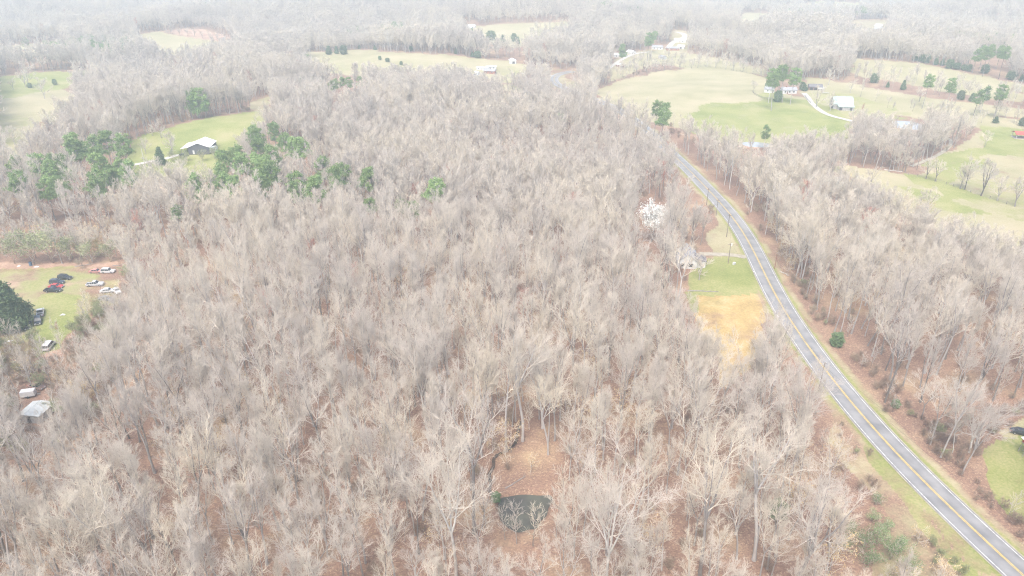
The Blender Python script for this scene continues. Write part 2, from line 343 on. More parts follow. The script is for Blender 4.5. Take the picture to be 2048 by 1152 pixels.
def bare_tree(seed, H=21, clear=.42, spread=5.5, leaders=1, limbs=11, per2=7, per3=7, per4=0, r0=.24, twig=.02, up=.55, fat=1.0, limb_ang=.68):
    r = np.random.default_rng(seed)
    trunk_g, crown_g = [], []
    fz = H * clear if leaders > 1 else H * .93
    p = np.zeros((1, 3)) - np.array([0, 0, .3]); d = nrm(np.array([[r.normal(0, .03), r.normal(0, .03), 1.0]]))
    T = grow(r, p, d, np.array([fz]), 8, .25, .035); RT_ = np.linspace(r0, r0 * (.72 if leaders > 1 else .18), 9)[None]; RT_[:, 0] *= 1.35
    trunk_g.append((T, RT_, 7))
    if leaders > 1:
        az = np.arange(leaders) * 6.283 / leaders + r.uniform(0, 6); tilt = r.uniform(.16, .42, leaders)
        d = np.stack([np.cos(az) * np.sin(tilt), np.sin(az) * np.sin(tilt), np.cos(tilt)], 1)
        Ln = (H - fz) * r.uniform(.8, 1.0, leaders)
        Ld = grow(r, np.repeat(T[:, -1], leaders, 0), d, Ln, 7, .35, .06)
        RL = np.linspace(.62, .14, 8)[None] * r0 * np.ones((leaders, 1)); trunk_g.append((Ld, RL, 6))
        s, d, rd, ln = shoot(r, Ld, RL, max(3, limbs // leaders), .08, limb_ang, 1, np.full(leaders, spread))
    else:
        s, d, rd, ln = shoot(r, T, RT_, limbs, clear, limb_ang, 1, np.full(1, spread * 1.1))
    R1 = np.minimum(rd * .6, .12)[:, None] * np.linspace(1, .28, 7)[None] * fat + .008
    P1 = grow(r, s, d, ln, 6, up, .05); crown_g.append((P1, R1, 5))
    s, d, rd, l2 = shoot(r, P1, R1, per2, .16, .62, .56, ln)
    P2 = grow(r, s, d, l2, 4, up * .7, .06); R2 = np.minimum(rd * .75, .06 * fat)[:, None] * np.linspace(1, .4, 5)[None] + twig * .6; crown_g.append((P2, R2, 4))
    s, d, rd, l3 = shoot(r, P2, R2, per3, .12, .58, .62, l2)
    P3 = grow(r, s, d, np.maximum(l3, .5), 3, up * .6, .07); R3 = np.linspace(1, .45, 4)[None] * np.full((len(s), 1), twig); crown_g.append((P3, R3, 3))
    if per4:
        s, d, rd, l4 = shoot(r, P3, R3, per4, .2, .65, .6, l3)
        P4 = grow(r, s, d, np.maximum(l4, .4), 2, up * .5, .08); R4 = np.linspace(1, .5, 3)[None] * np.full((len(s), 1), twig * .75); crown_g.append((P4, R4, 3))
    return trunk_g, crown_g, (P3[:, -1], P2[:, -1])
def tree_meshes(name, args, bark='bark', twigm='twig', leaves=None, joined=False):
    tg, cg, tips = bare_tree(**args)
    Vt, Ft = tubes(tg); Vc, Fc = tubes(cg)
    if leaves:
        Vl, Fl = leaf_cloud(np.random.default_rng(args['seed'] + 5), tips[0], *leaves[1:]); 
    if joined:
        V = np.concatenate([Vt, Vc]); F = Ft + [f + len(Vt) for f in Fc]; nm = [0] * sum(map(len, Ft)) + [1] * sum(map(len, Fc)); ms = [M[bark], M[twigm]]
        if leaves:
            F.append(Fl + len(V)); V = np.concatenate([V, Vl]); nm += [2] * len(Fl); ms.append(M[leaves[0]])
        return np_mesh(name, V, F, ms, nm)
    mt = np_mesh(name + '_trunk', Vt, Ft, [M[bark]], smooth_=True); ms = [M[twigm]]; nm = [0] * sum(map(len, Fc)); F = list(Fc); V = Vc
    if leaves:
        F.append(Fl + len(V)); V = np.concatenate([V, Vl]); nm += [1] * len(Fl); ms.append(M[leaves[0]])
    return mt, np_mesh(name + '_crown', V, F, ms, nm)
def leaf_cloud(r, C, per, rad, size):
    """leaf-sized quads round the points C"""
    n = len(C) * per; c = np.repeat(C, per, 0) + r.normal(0, rad, (n, 3)) * np.array([1, 1, .8])
    a = nrm(r.normal(0, 1, (n, 3))); b = nrm(np.cross(a, r.normal(0, 1, (n, 3)))); s = size * r.uniform(.6, 1.4, (n, 1))
    V = np.stack([c - a * s - b * s * .45, c + a * s - b * s * .45, c + a * s + b * s * .45, c - a * s + b * s * .45], 1).reshape(-1, 3)
    return V, np.arange(n * 4).reshape(n, 4)
def pine_meshes(name, seed, H=19, crown=.45, rad=3.2, clumps=46, per=90, leafm='pine'):
    r = np.random.default_rng(seed)
    T = grow(r, np.zeros((1, 3)) - np.array([0, 0, .3]), nrm(np.array([[r.normal(0, .04), r.normal(0, .04), 1]])), np.array([H * .97]), 8, .2, .03); RT_ = np.linspace(.24, .04, 9)[None]
    t = 1 - crown * r.uniform(0, 1, clumps) ** .9; z = t * H
    u = (t - (1 - crown)) / crown; prof = np.sqrt(np.clip(1 - (u * 1.0 - .42) ** 2 / .40, .04, 1))
    az = np.arange(clumps) * 2.4 + r.uniform(0, .8, clumps); ro = rad * prof * r.uniform(.45, 1.05, clumps)
    ci = np.minimum((t * 8).astype(int), 8); base = T[0][ci]
    C = np.stack([base[:, 0] + np.cos(az) * ro, base[:, 1] + np.sin(az) * ro, z + .12 * ro], 1)
    st = base * np.array([1, 1, 0]) + np.stack([0 * z, 0 * z, z - .28 * ro], 1)
    B = np.stack([st, (st + C) / 2 + np.array([0, 0, .1]), C], 1); RB = np.linspace(.07, .02, 3)[None] * np.ones((clumps, 1))
    low = int(clumps * .18); zl = r.uniform(min(.3, .5 - .5 * crown), 1 - crown, low) * H; al = r.uniform(0, 6.28, low); ll = r.uniform(.6, 1.8, low)
    sl = np.stack([0 * zl, 0 * zl, zl], 1); el = sl + np.stack([np.cos(al) * ll, np.sin(al) * ll, .2 * ll], 1)
    B2 = np.stack([sl, (sl + el) / 2, el], 1)
    Vt, Ft = tubes([(T, RT_, 7), (B, RB, 4), (B2, np.full((low, 3), .03), 3)])
    sub = np.repeat(C, 3, 0) + r.normal(0, .5, (clumps * 3, 3)) * np.array([1, 1, .6])
    Vl, Fl = leaf_cloud(r, sub, per // 2, .42, .19)
    return np_mesh(name + '_trunk', Vt, Ft, [M['bark']], smooth_=True), np_mesh(name + '_crown', Vl, [Fl], [M[leafm]])
def cone_meshes(name, seed, H=9, rad=2.6, n=420, per=14, leafm='cedar', round_=False, size=.2):
    """dense cedar, holly or rounded evergreen: foliage sprays over an uneven cone"""
    r = np.random.default_rng(seed)
    u = r.uniform(0, 1, n) ** (1.4 if not round_ else 1.0); z = H * (.06 + .93 * u)
    pr = np.sqrt(np.clip(1 - ((u - .42) / .6) ** 2, .02, 1)) if round_ else (1 - u) ** .75 * np.clip(u * 7 + .45, 0, 1)
    az = r.uniform(0, 6.283, n); lob = 1 + .14 * np.sin(az * 3 + u * 9 + seed) + .1 * np.sin(az * 7 + u * 21)
    ro = rad * pr * lob * np.sqrt(r.uniform(.25, 1.05, n)) + .08
    C = np.stack([np.cos(az) * ro, np.sin(az) * ro, z + .1 * ro], 1)
    T = np.stack([np.linspace(0, .1, 5), np.zeros(5), np.linspace(-.2, H * .9, 5)], 1)[None]
    S0 = np.stack([0 * z, 0 * z, np.maximum(z - .25 * ro, .1)], 1)[::6]; B = np.stack([S0, (S0 + C[::6]) / 2, C[::6]], 1)
    Vt, Ft = tubes([(T, np.linspace(.2, .03, 5)[None], 7), (B, np.full(B.shape[:2], .03), 3)])
    Vl, Fl = leaf_cloud(r, C, per, .26 * rad / 2.6 + .05, size)
    return np_mesh(name + '_trunk', Vt, Ft, [M['bark']], smooth_=True), np_mesh(name + '_crown', Vl, [Fl], [M[leafm]])

TREE_COUNT = {}
def plant(name, meshes, label, cat, loc, group=None, s=1.0, rz=None, lean=(0, 0), sz=None):
    t = thing(name, label, cat, loc, rng.uniform(0, 6.28) if rz is None else rz, group, s)
    t.rotation_euler = (lean[0], lean[1], t.rotation_euler[2])
    if sz: t.scale = (s, s, sz)
    a = link('trunk', meshes[0], t); b = link('crown', meshes[1], t)
    return t

# ------------------------------------------------------------------ layout read off the view: road line, open ground
zA = lambda L: [(1350 + x / 2.88, 360 + y / 2.88) for x, y in L]
zB = lambda L: [(1600 + x / 2.879, 752 + y / 2.879) for x, y in L]
ROAD_PX = [(1100, 152), (1106, 163), (1122, 173), (1142, 182), (1185, 197), (1240, 222), (1285, 252), (1318, 282), (1350, 314), (1376, 338)] + \
    zA([(140, 5), (240, 108), (345, 228), (400, 310), (450, 400), (490, 485), (530, 575), (575, 665), (645, 790), (722, 900), (830, 1050)]) + \
    zB([(165, 5), (290, 152), (420, 300), (520, 415), (630, 535), (760, 665), (880, 778), (1000, 890), (1100, 985), (1200, 1075), (1285, 1150)])
ROAD_PX = [(1147, 143), (1128, 145), (1110, 149)] + ROAD_PX[1:]
def spline(P, step):
    P = np.array(P, float); out = []
    Q = np.vstack([2 * P[0] - P[1], P, 2 * P[-1] - P[-2]])
    for i in range(1, len(Q) - 2):
        n = max(2, int(np.linalg.norm(Q[i + 1] - Q[i]) / step)); t = np.linspace(0, 1, n, endpoint=False)[:, None]
        a, b, c, d = Q[i - 1], Q[i], Q[i + 1], Q[i + 2]
        out.append(.5 * (2 * b + (c - a) * t + (2 * a - 5 * b + 4 * c - d) * t ** 2 + (3 * b - a - 3 * c + d) * t ** 3))
    return np.vstack(out + [P[-1:]])
rp_ = np.array([at(*p)[:2] for p in ROAD_PX])
ext = rp_[-1] + (rp_[-1] - rp_[-4]) / np.linalg.norm(rp_[-1] - rp_[-4]) * 90
ROAD = spline(np.vstack([rp_, ext]), 2.5)
for _ in range(60): ROAD[1:-1] = .5 * ROAD[1:-1] + .25 * (ROAD[:-2] + ROAD[2:])
def strip_mesh(name, line, offs, m, lift, width_uv=True):
    """ribbon that follows the land: offs are the side offsets of its edges"""
    line = np.asarray(line); T = nrm(np.gradient(line, axis=0)); Nn = np.stack([T[:, 1], -T[:, 0]], 1); k = len(offs)
    P = line[:, None] + Nn[:, None] * np.array(offs)[None, :, None]
    Z = h(P[..., 0], P[..., 1]); 
    if lift > 0: Z = np.maximum(Z, h(line[:, 0], line[:, 1])[:, None] * 1.0) * .5 + Z * .5
    Z = Z + lift + 0.00025 * np.hypot(P[..., 0], P[..., 1])
    V = np.dstack([P, Z]).reshape(-1, 3); ids = np.arange(len(V)).reshape(-1, k)
    F = np.stack([ids[:-1, :-1], ids[:-1, 1:], ids[1:, 1:], ids[1:, :-1]], -1).reshape(-1, 4)
    u = np.tile(np.linspace(0, 1, k), len(line)); v = np.repeat(np.arange(len(line)), k)
    return np_mesh(name, V, [F], [m], uv=np.stack([u, v], 1))

# open ground: (kind, strength, outline in the view). R green, G dry tan, B orange sedge, D bare earth, N = litter but no trees
OPEN = [
 ('R', 1, [(262, 332), (252, 300), (262, 285), (330, 255), (420, 234), (522, 221), (530, 238), (500, 262), (468, 288), (440, 305), (436, 322), (380, 334), (330, 330)]),
 ('G', .8, [(500, 205), (545, 190), (530, 222), (505, 224)]),
 ('G', 1, [(0, 183), (60, 180), (110, 174), (165, 192), (120, 214), (98, 235), (60, 255), (30, 300), (0, 310)]),
 ('R', .45, [(0, 225), (60, 235), (40, 300), (0, 320)]),
 ('R', .9, [(0, 153), (60, 146), (170, 140), (190, 144), (130, 160), (50, 172), (0, 182)]),
 ('G', 1, [(0, 93), (120, 81), (170, 77), (70, 98), (0, 103)]),
 ('G', 1, [(270, 69), (318, 63), (345, 70), (450, 85), (420, 93), (330, 99), (290, 82)]),
 ('D', .8, [(330, 60), (405, 58), (480, 80), (470, 86), (345, 68)]),
 ('G', .9, [(295, 140), (350, 142), (475, 148), (470, 154), (350, 150)]),
 ('G', 1, [(600, 104), (690, 104), (700, 100), (760, 99), (752, 103), (900, 110), (1000, 121), (1062, 130), (1050, 152), (1010, 150), (950, 140), (860, 140), (740, 138), (640, 128)]),
 ('R', .35, [(640, 112), (760, 112), (740, 138), (640, 128)]), ('R', .4, [(1010, 130), (1070, 135), (1060, 156), (1000, 152)]),
 ('G', 1, [(920, 56), (1000, 48), (1130, 43), (1150, 48), (1080, 72), (1030, 82), (990, 76)]),
 ('G', 1, [(1472, 40), (1490, 27), (1560, 27), (1530, 36), (1480, 44)]),
 ('G', 1, [(1560, 15), (1640, 2), (1722, 6), (1722, 16), (1690, 14), (1660, 5), (1600, 14)]),
 ('G', 1, [(1178, 184), (1210, 173), (1250, 158), (1330, 141), (1420, 134), (1500, 147), (1535, 160), (1540, 185), (1590, 190), (1650, 200), (1700, 235), (1700, 262), (1640, 275), (1500, 270), (1420, 255), (1345, 232), (1270, 215)]),
 ('R', .75, [(1480, 205), (1580, 196), (1640, 203), (1705, 240), (1700, 270), (1560, 275), (1440, 262), (1360, 235), (1420, 205)]),
 ('R', .9, [(1505, 186), (1548, 184), (1575, 200), (1700, 245), (1690, 262), (1600, 235), (1540, 205)]),
 ('G', 1, [(1270, 110), (1330, 100), (1380, 106), (1480, 126), (1535, 140), (1530, 152), (1430, 132), (1340, 116)]),
 ('G', 1, [(1612, 154), (1690, 164), (1767, 180), (1847, 194), (1955, 207), (2090, 224), (2090, 240), (1960, 232), (1860, 220), (1760, 205), (1690, 186), (1610, 176)]),
 ('R', .5, [(1590, 185), (1700, 186), (1760, 207), (1830, 225), (1800, 246), (1700, 236), (1640, 205)]),
 ('G', .8, [(1590, 182), (1700, 184), (1770, 207), (1800, 222), (1790, 232), (1700, 232), (1640, 205)]),
 ('G', 1, [(1690, 119), (1740, 118), (1850, 128), (1960, 150), (2090, 178), (2090, 188), (1960, 176), (1890, 165), (1800, 148), (1710, 134)]),
 ('G', 1, [(1640, 334), (1700, 332), (1760, 340), (1860, 362), (1930, 385), (2090, 430), (2090, 490), (1960, 462), (1860, 425), (1750, 372)]),
 ('R', .8, [(1800, 344), (1850, 350), (1920, 374), (1990, 400), (1900, 396), (1830, 368)]),
 ('G', .8, [(1840, 350), (1870, 315), (1910, 296), (1960, 262), (2090, 262), (2090, 420), (1990, 392), (1925, 372)]),
 ('R', .8, [(1830, 335), (1880, 310), (1960, 292), (1990, 300), (1900, 340)]), ('R', .9, [(1960, 250), (2090, 262), (2090, 290), (1975, 285)]),
 ('R', .5, [(1900, 355), (2090, 370), (2090, 425), (1990, 395)]),
 ('R', .5, [(-60, 538), (70, 536), (185, 532), (192, 560), (165, 600), (135, 655), (60, 678), (-60, 678)]),
 ('G', .6, [(-60, 545), (120, 540), (185, 545), (170, 590), (130, 640), (90, 650), (-60, 640)]),
 ('R', .85, [(90, 588), (165, 592), (130, 655), (70, 674), (70, 630)]),
 ('D', .8, [(-60, 524), (100, 528), (240, 524), (240, 533), (100, 538), (-60, 540)]),
 ('D', .8, [(60, 668), (130, 650), (145, 662), (90, 690), (60, 690)]),
 ('R', .5, [(175, 560), (240, 555), (245, 600), (190, 605)]),
 ('G', .8, [(1418, 470), (1428, 440), (1438, 425), (1452, 432), (1466, 455), (1480, 500), (1420, 505)]),
 ('R', .75, [(1375, 548), (1412, 512), (1470, 506), (1498, 520), (1508, 560), (1518, 590), (1380, 586)]),
 ('G', .55, [(1385, 580), (1400, 512), (1440, 508), (1465, 580)]),
 ('R', 1, [(1470, 520), (1490, 516), (1505, 575), (1480, 584), (1450, 560)]),
 ('B', .72, [(1388, 588), (1515, 588), (1522, 600), (1535, 640), (1500, 680), (1478, 722), (1455, 735), (1440, 700), (1405, 640)]),
 ('D', .7, [(1335, 576), (1440, 578), (1440, 584), (1335, 586)]),
 ('R', .9, [(2090, 850), (2040, 868), (1985, 880), (1965, 900), (1975, 945), (2020, 985), (2090, 1000)]),
 ('G', .7, [(1990, 862), (2090, 835), (2090, 875), (2010, 888)]),
 ('G', .48, [(1640, 760), (1665, 770), (1740, 880), (1800, 945), (1900, 1055), (2010, 1165), (1780, 1165), (1760, 1060), (1760, 980), (1720, 900), (1660, 830)]),
 ('R', .6, [(1728, 842), (1752, 850), (1850, 968), (1955, 1085), (2010, 1150), (1965, 1150), (1835, 1000)]),
 ('N', 1, [(1545, 540), (1580, 575), (1650, 660), (1735, 760), (1850, 870), (1960, 985), (2090, 1110), (2090, 800), (1960, 818), (1850, 840), (1760, 770), (1680, 690), (1600, 590)]),
 ('N', 1, [(1008, 892), (1070, 868), (1092, 915), (1104, 960), (1104, 985), (1000, 985), (990, 945)]),
 ('G', .8, [(985, 172), (1020, 168), (1062, 184), (1030, 186)]), ('G', .7, [(1120, 150), (1150, 160), (1175, 184), (1140, 178), (1118, 165)]),
 ('R', .4, [(1040, 128), (1130, 140), (1090, 150), (1085, 165), (1020, 165), (1010, 145)]),
 ('G', .7, [(1230, 118), (1260, 104), (1330, 96), (1350, 104), (1300, 116), (1250, 138), (1215, 150)]),
 ('G', .7, [(1340, 60), (1380, 62), (1375, 92), (1340, 96)]), ('G', .6, [(1690, 40), (1780, 40), (1770, 66), (1720, 60)]),
 ('N', 1, [(1760, 245), (1850, 248), (1856, 268), (1780, 266)]), ('N', 1, [(1475, 284), (1550, 290), (1550, 300), (1480, 296)]),
 ('G', .6, [(255, 320), (330, 312), (345, 330), (300, 338), (250, 340)]),
]
OPEN_WORLD = [(k, s, np.array(p, float)) for k, s, p in OPEN]
ROAD_V = np.array([project(x, y, h(x, y))[:2] for x, y in ROAD])
road_dist = lambda X, Y: polydist(ROAD[::4], X, Y)
def zone_at(X, Y, jit=1.0):
    """ground cover weights (n,4): green, tan, orange, earth. The open ground runs on a little behind the wood in front of it."""
    Z = h(X, Y); px, py, d = project(X, Y, Z); w = np.zeros(X.shape + (4,)); front = (Y > 40) & (np.abs(X) < 1.2 * Y + 60)
    jx = (np.sin(X * .21 + Y * .13) + np.sin(X * .07 - Y * .19 + 2)) * FPX / d * 1.1 * jit; px = px + jx; py = py + .35 * jx * np.sin(X * .11)
    _, pt, _ = project(X, Y, Z + 7)
    for k, s, P in OPEN_WORLD:
        if k == 'N': continue
        c = 'RGBD'.index(k); ins = (inside(P, px, py) | inside(P, px, pt)) & front
        w[ins, c] = np.maximum(w[ins, c], s)
    return w

# ------------------------------------------------------------------ the ground: one sheet out to the horizon
ang = np.unique(np.concatenate([np.linspace(-180, -52, 60), np.linspace(-52, 52, 620), np.linspace(52, 180, 60)]))[:-1]
rad = [4.0]
while rad[-1] < 9000: rad.append(rad[-1] + max(.9, rad[-1] * .0075))
rad = np.array(rad); A, R_ = np.meshgrid(np.radians(ang), rad)
GX, GY = R_ * np.sin(A), R_ * np.cos(A); GZ = h(GX, GY); na = len(ang); nr = len(rad)
GV = np.vstack([np.stack([GX, GY, GZ], -1).reshape(-1, 3), [[0, 0, float(h(0, 0))]]])
ids = np.arange(na * nr).reshape(nr, na)
GF = np.stack([ids[:-1], np.roll(ids[:-1], -1, 1), np.roll(ids[1:], -1, 1), ids[1:]], -1).reshape(-1, 4)[:, ::-1]
cap = np.stack([ids[0], np.roll(ids[0], -1), np.full(na, na * nr)], -1)[:, ::-1]
gme = np_mesh('ground', GV, [GF, cap], [M['ground']], smooth_=True)
zw = np.vstack([zone_at(GX.ravel(), GY.ravel()), np.zeros((1, 4))])
rdv = np.vstack([np.stack([GX, GY], -1).reshape(-1, 2), [[0, 0]]]); rd_ = np.full(len(rdv), 99.0)
nearroad = (rdv[:, 0] > -60) & (rdv[:, 0] < 500) & (rdv[:, 1] > -20) & (rdv[:, 1] < 900)
rd_[nearroad] = road_dist(rdv[nearroad, 0], rdv[nearroad, 1])
verge = smooth(6.2, 4.2, rd_) * .75; zw[:, 0] = np.maximum(zw[:, 0], verge * (rdv[:, 1] < 420)); zw[:, 1] = np.maximum(zw[:, 1], smooth(8.5, 6, rd_) * .55)
ca = gme.color_attributes.new('zone', 'FLOAT_COLOR', 'POINT'); ca.data.foreach_set('color', zw.astype(np.float32).ravel())
tag(link('ground', gme), kind='structure')
road_o = tag(link('road', strip_mesh('road', ROAD, [-3.75, -1.9, 0, 1.9, 3.75], M['asphalt'], .06)), kind='structure')
tag(link('gravel_shoulder', strip_mesh('gravel_shoulder', ROAD, [-4.05, 0, 4.0], M['track'], .03)), kind='structure')
for nm, offs in (('road_edge_line', [-3.36, -3.18]), ('road_edge_line', [3.18, 3.36])):
    tag(link(nm, strip_mesh(nm, ROAD, offs, M['paint_white'], .075)), kind='structure')
for offs in ([-.24, -.06], [.06, .24]):
    tag(link('road_centre_line', strip_mesh('road_centre_line', ROAD, offs, M['paint_yellow'], .075)), kind='structure')
def path(name, pts, w, m, lift=.05): return tag(link(name, strip_mesh(name, spline([at(*p)[:2] for p in pts], 2), [-w, -w * .3, w * .3, w], m, lift)), kind='structure')
path('driveway', [(268, 330), (300, 324), (330, 318), (350, 312), (372, 309)], 1.9, M['gravel'])
path('farm_lane', [(1608, 187), (1616, 196), (1624, 207), (1640, 221), (1660, 231), (1690, 239), (1705, 243)], 1.9, M['gravel'])
path('dirt_track', [(1822, 333), (1850, 322), (1880, 308), (1898, 294), (1902, 283), (1896, 277)], 1.1, M['track'])
path('house_driveway', [(1492, 515), (1470, 511), (1440, 509), (1400, 508)], 1.7, M['track'])
path('lawn_track', [(1040, 147), (1080, 148), (1104, 152)], 1.8, M['gravel'])
path('hamlet_lane', [(1216, 138), (1230, 128), (1250, 116), (1275, 107), (1300, 104)], 2.2, M['gravel'])
path('valley_road', [(1335, 97), (1350, 82), (1368, 75), (1366, 68), (1350, 64)], 3.0, M['gravel'])
# water
pm = np.array([(x, y) for x, y in POND_W]); c0 = pm.mean(0); big = c0 + (pm - c0) * 1.12; wz = float(h(*(c0 + (0, 60)))) * 0 + float(np.mean(h(*(c0 + (pm - c0) * 1.35).T))) - 1.1
V = np.column_stack([np.vstack([big, [c0]]), np.full(len(big) + 1, wz)]); n = len(big)
tag(link('pond', np_mesh('pond', V, [np.array([[i, (i + 1) % n, n] for i in range(n)])], [M['pond']])), kind='structure')
tag(link('creek', strip_mesh('creek', spline(CREEK, 1.0), [-.42, 0, .38], M['mud'], -.0)), kind='structure').location.z = .12
for pts in ([(1776, 246), (1790, 242), (1822, 243), (1846, 250), (1850, 258), (1825, 262), (1790, 256), (1778, 253)], [(1478, 287), (1500, 283), (1535, 287), (1550, 292), (1530, 297), (1495, 295)]):
    P = chaikin([at(*p)[:2] for p in pts]); c = P.mean(0); z = max(float(np.max(h(P[:, 0], P[:, 1]))), float(h(*c))) + .1; n = len(P)
    V = np.column_stack([np.vstack([P, [c]]), np.full(n + 1, z)]); P2 = c + (P - c) * 1.12
    V = np.vstack([V, np.column_stack([P2, h(P2[:, 0], P2[:, 1]) - .6])])
    F = [np.array([[i, (i + 1) % n, n] for i in range(n)])]
    tag(link('pond', np_mesh('pond', V[:n + 1], F, [M['sky_toned_pond']])), kind='structure')
    i = np.arange(n); j = (i + 1) % n
    bank = np_mesh('pond_bank', np.vstack([V[:n] - (0, 0, .02), V[n + 1:]]), [np.stack([i, n + i, n + j, j], -1)], [M['ground']])
    tag(link('pond_bank_ground', bank), kind='structure')

# ------------------------------------------------------------------ the wood
FORMS = []      # near trees: trunk and crown meshes apart
spec = [dict(H=23, clear=.48, spread=4.6, leaders=1, limbs=13), dict(H=24, clear=.45, spread=5.0, leaders=3, limbs=15), dict(H=21, clear=.42, spread=5.0, leaders=2, limbs=13),
        dict(H=19, clear=.4, spread=4.2, leaders=1, limbs=13, up=.8), dict(H=25, clear=.52, spread=4.8, leaders=2, limbs=14), dict(H=21, clear=.34, spread=5.6, leaders=3, limbs=15, limb_ang=.8),
        dict(H=18, clear=.42, spread=3.6, leaders=1, limbs=12, up=.9), dict(H=23, clear=.5, spread=4.5, leaders=3, limbs=15, up=.7), dict(H=20, clear=.36, spread=5.2, leaders=2, limbs=12, limb_ang=.85, up=.4),
        dict(H=23, clear=.56, spread=4.0, leaders=1, limbs=12, up=.8), dict(H=21, clear=.42, spread=4.8, leaders=4, limbs=16, up=.6), dict(H=17, clear=.34, spread=3.9, leaders=1, limbs=12, up=.7)]
for i, s in enumerate(spec):
    a = dict(s, seed=20 + i, r0=.14 + .005 * s['H'], limbs=s['limbs'] + 3, spread=s['spread'] * 1.12, per2=7, per3=7, per4=4, twig=.0125, fat=.88)
    FORMS.append((tree_meshes('bare_tree', a), s['H']))
SPREADING = [(tree_meshes('spreading_tree', dict(seed=61, H=17, clear=.26, spread=7.5, leaders=4, limbs=22, limb_ang=.9, up=.4, per2=9, per3=7, per4=3, r0=.26, fat=.85, twig=.016), 'white_bark', 'twig'), 17),
             (tree_meshes('spreading_tree', dict(seed=62, H=24, clear=.42, spread=6.5, leaders=4, limbs=24, limb_ang=.85, up=.45, per2=9, per3=7, per4=3, r0=.25, fat=.8, twig=.016), 'white_bark', 'twig'), 24),
             (tree_meshes('spreading_tree', dict(seed=63, H=22, clear=.42, spread=5.6, leaders=3, limbs=20, limb_ang=.72, up=.6, per2=9, per3=7, per4=3, r0=.21, fat=.8, twig=.016), 'white_bark', 'twig'), 22)]
OPENGROWN = [(tree_meshes('open_grown_tree', dict(seed=70 + i, H=13, clear=.2, spread=5.2, leaders=l, limbs=14, limb_ang=.85, up=.45, per2=6, per3=6, per4=2, r0=.27, fat=1.2, twig=.03)), 13) for i, l in enumerate((4, 3, 1))]
SAPLING = [(tree_meshes('sapling', dict(seed=80 + i, H=9, clear=.2, spread=2.6, leaders=1, limbs=12, up=.6, per2=5, per3=4, r0=.07, twig=.016)), 9) for i in range(3)]
BEECH = [(tree_meshes('young_beech', dict(seed=90 + i, H=8, clear=.15, spread=3.2, leaders=1, limbs=13, up=.2, limb_ang=1.2, per2=5, per3=3, r0=.07, twig=.014), 'bark', 'twig', ('dry_leaf', 3, .22, .085)), 8) for i in range(2)]
# the same kinds again for the far wood, in one mesh each
WOOD = bpy.data.collections.new('wood_forms')
def wood_form(me):
    o = bpy.data.objects.new('wood_form.%03d' % len(WOOD.objects), me); WOOD.objects.link(o); return len(WOOD.objects) - 1
W_NEAR = [wood_form(tree_meshes('wood_near', dict(s, seed=120 + i, r0=.14 + .005 * s['H'], limbs=s['limbs'] + 2, spread=s['spread'] * 1.1, per2=7, per3=6, per4=4, twig=.014, fat=.88), joined=True)) for i, s in enumerate(spec[:10])]
W_MID = [wood_form(tree_meshes('wood_mid', dict(s, seed=140 + i, r0=.15 + .004 * s['H'], clear=s['clear'] * .8, limbs=s['limbs'] + 4, spread=s['spread'] * 1.08, per2=8, per3=9, twig=.033, fat=.85), joined=True)) for i, s in enumerate([dict(q) for q in spec[:8]])]
W_FAR = [wood_form(tree_meshes('wood_far', dict(s, seed=160 + i, r0=.16 + .004 * s['H'], clear=s['clear'] * .65, limbs=s['limbs'] + 4, spread=s['spread'] * 1.02, per2=7, per3=7, twig=.068, fat=1.0), joined=True)) for i, s in enumerate(spec[:6])]
W_RED = [wood_form(tree_meshes('wood_red', dict(spec[3], seed=181, r0=.2, per2=6, per3=5, twig=.04), 'bark', 'red_twig', joined=True))]
W_SAP = [wood_form(tree_meshes('wood_sapling', dict(seed=190 + i, H=9, clear=.2, spread=2.6, leaders=1, limbs=12, up=.6, per2=5, per3=4, r0=.07, twig=.018), joined=True)) for i in range(3)]
W_BEECH = [wood_form(tree_meshes('wood_beech', dict(seed=196 + i, H=8, clear=.15, spread=3.2, leaders=1, limbs=13, up=.2, limb_ang=1.2, per2=5, per3=3, r0=.07, twig=.018), 'bark', 'twig', ('dry_leaf', 3, .22, .10), joined=True)) for i in range(2)]
W_BRUSH = [wood_form(tree_meshes('wood_brush', dict(seed=200 + i, H=2.8, clear=.05, spread=2.1, leaders=4, limbs=16, up=.5, limb_ang=.9, per2=6, per3=5, r0=.03, twig=.02), 'brush', 'brush', joined=True)) for i in range(3)]
W_BUSH = [wood_form(tree_meshes('wood_budding', dict(seed=210 + i, H=3.4, clear=.05, spread=2.4, leaders=4, limbs=14, up=.5, per2=5, per3=4, r0=.04, twig=.018), 'brush', 'brush', ('bud', 6, .22, .09), joined=True)) for i in range(2)]
def pine_joined(seed, **k):
    a, b = pine_meshes('wood_pine', seed, **k); nt_, nb = len(a.vertices), len(b.vertices)
    V = np.zeros((nt_ + nb) * 3, np.float32); a.vertices.foreach_get('co', V[:nt_ * 3]); b.vertices.foreach_get('co', V[nt_ * 3:])
    fa = np.array([p.vertices[:] for p in a.polygons]); fb = np.array([p.vertices[:] for p in b.polygons]) + nt_
    return np_mesh('wood_pine', V.reshape(-1, 3), [fa, fb], [M['bark'], M['pine']], [0] * len(fa) + [1] * len(fb))
W_PINE = [wood_form(pine_joined(230 + i, H=17, clumps=34, per=36)) for i in range(2)]

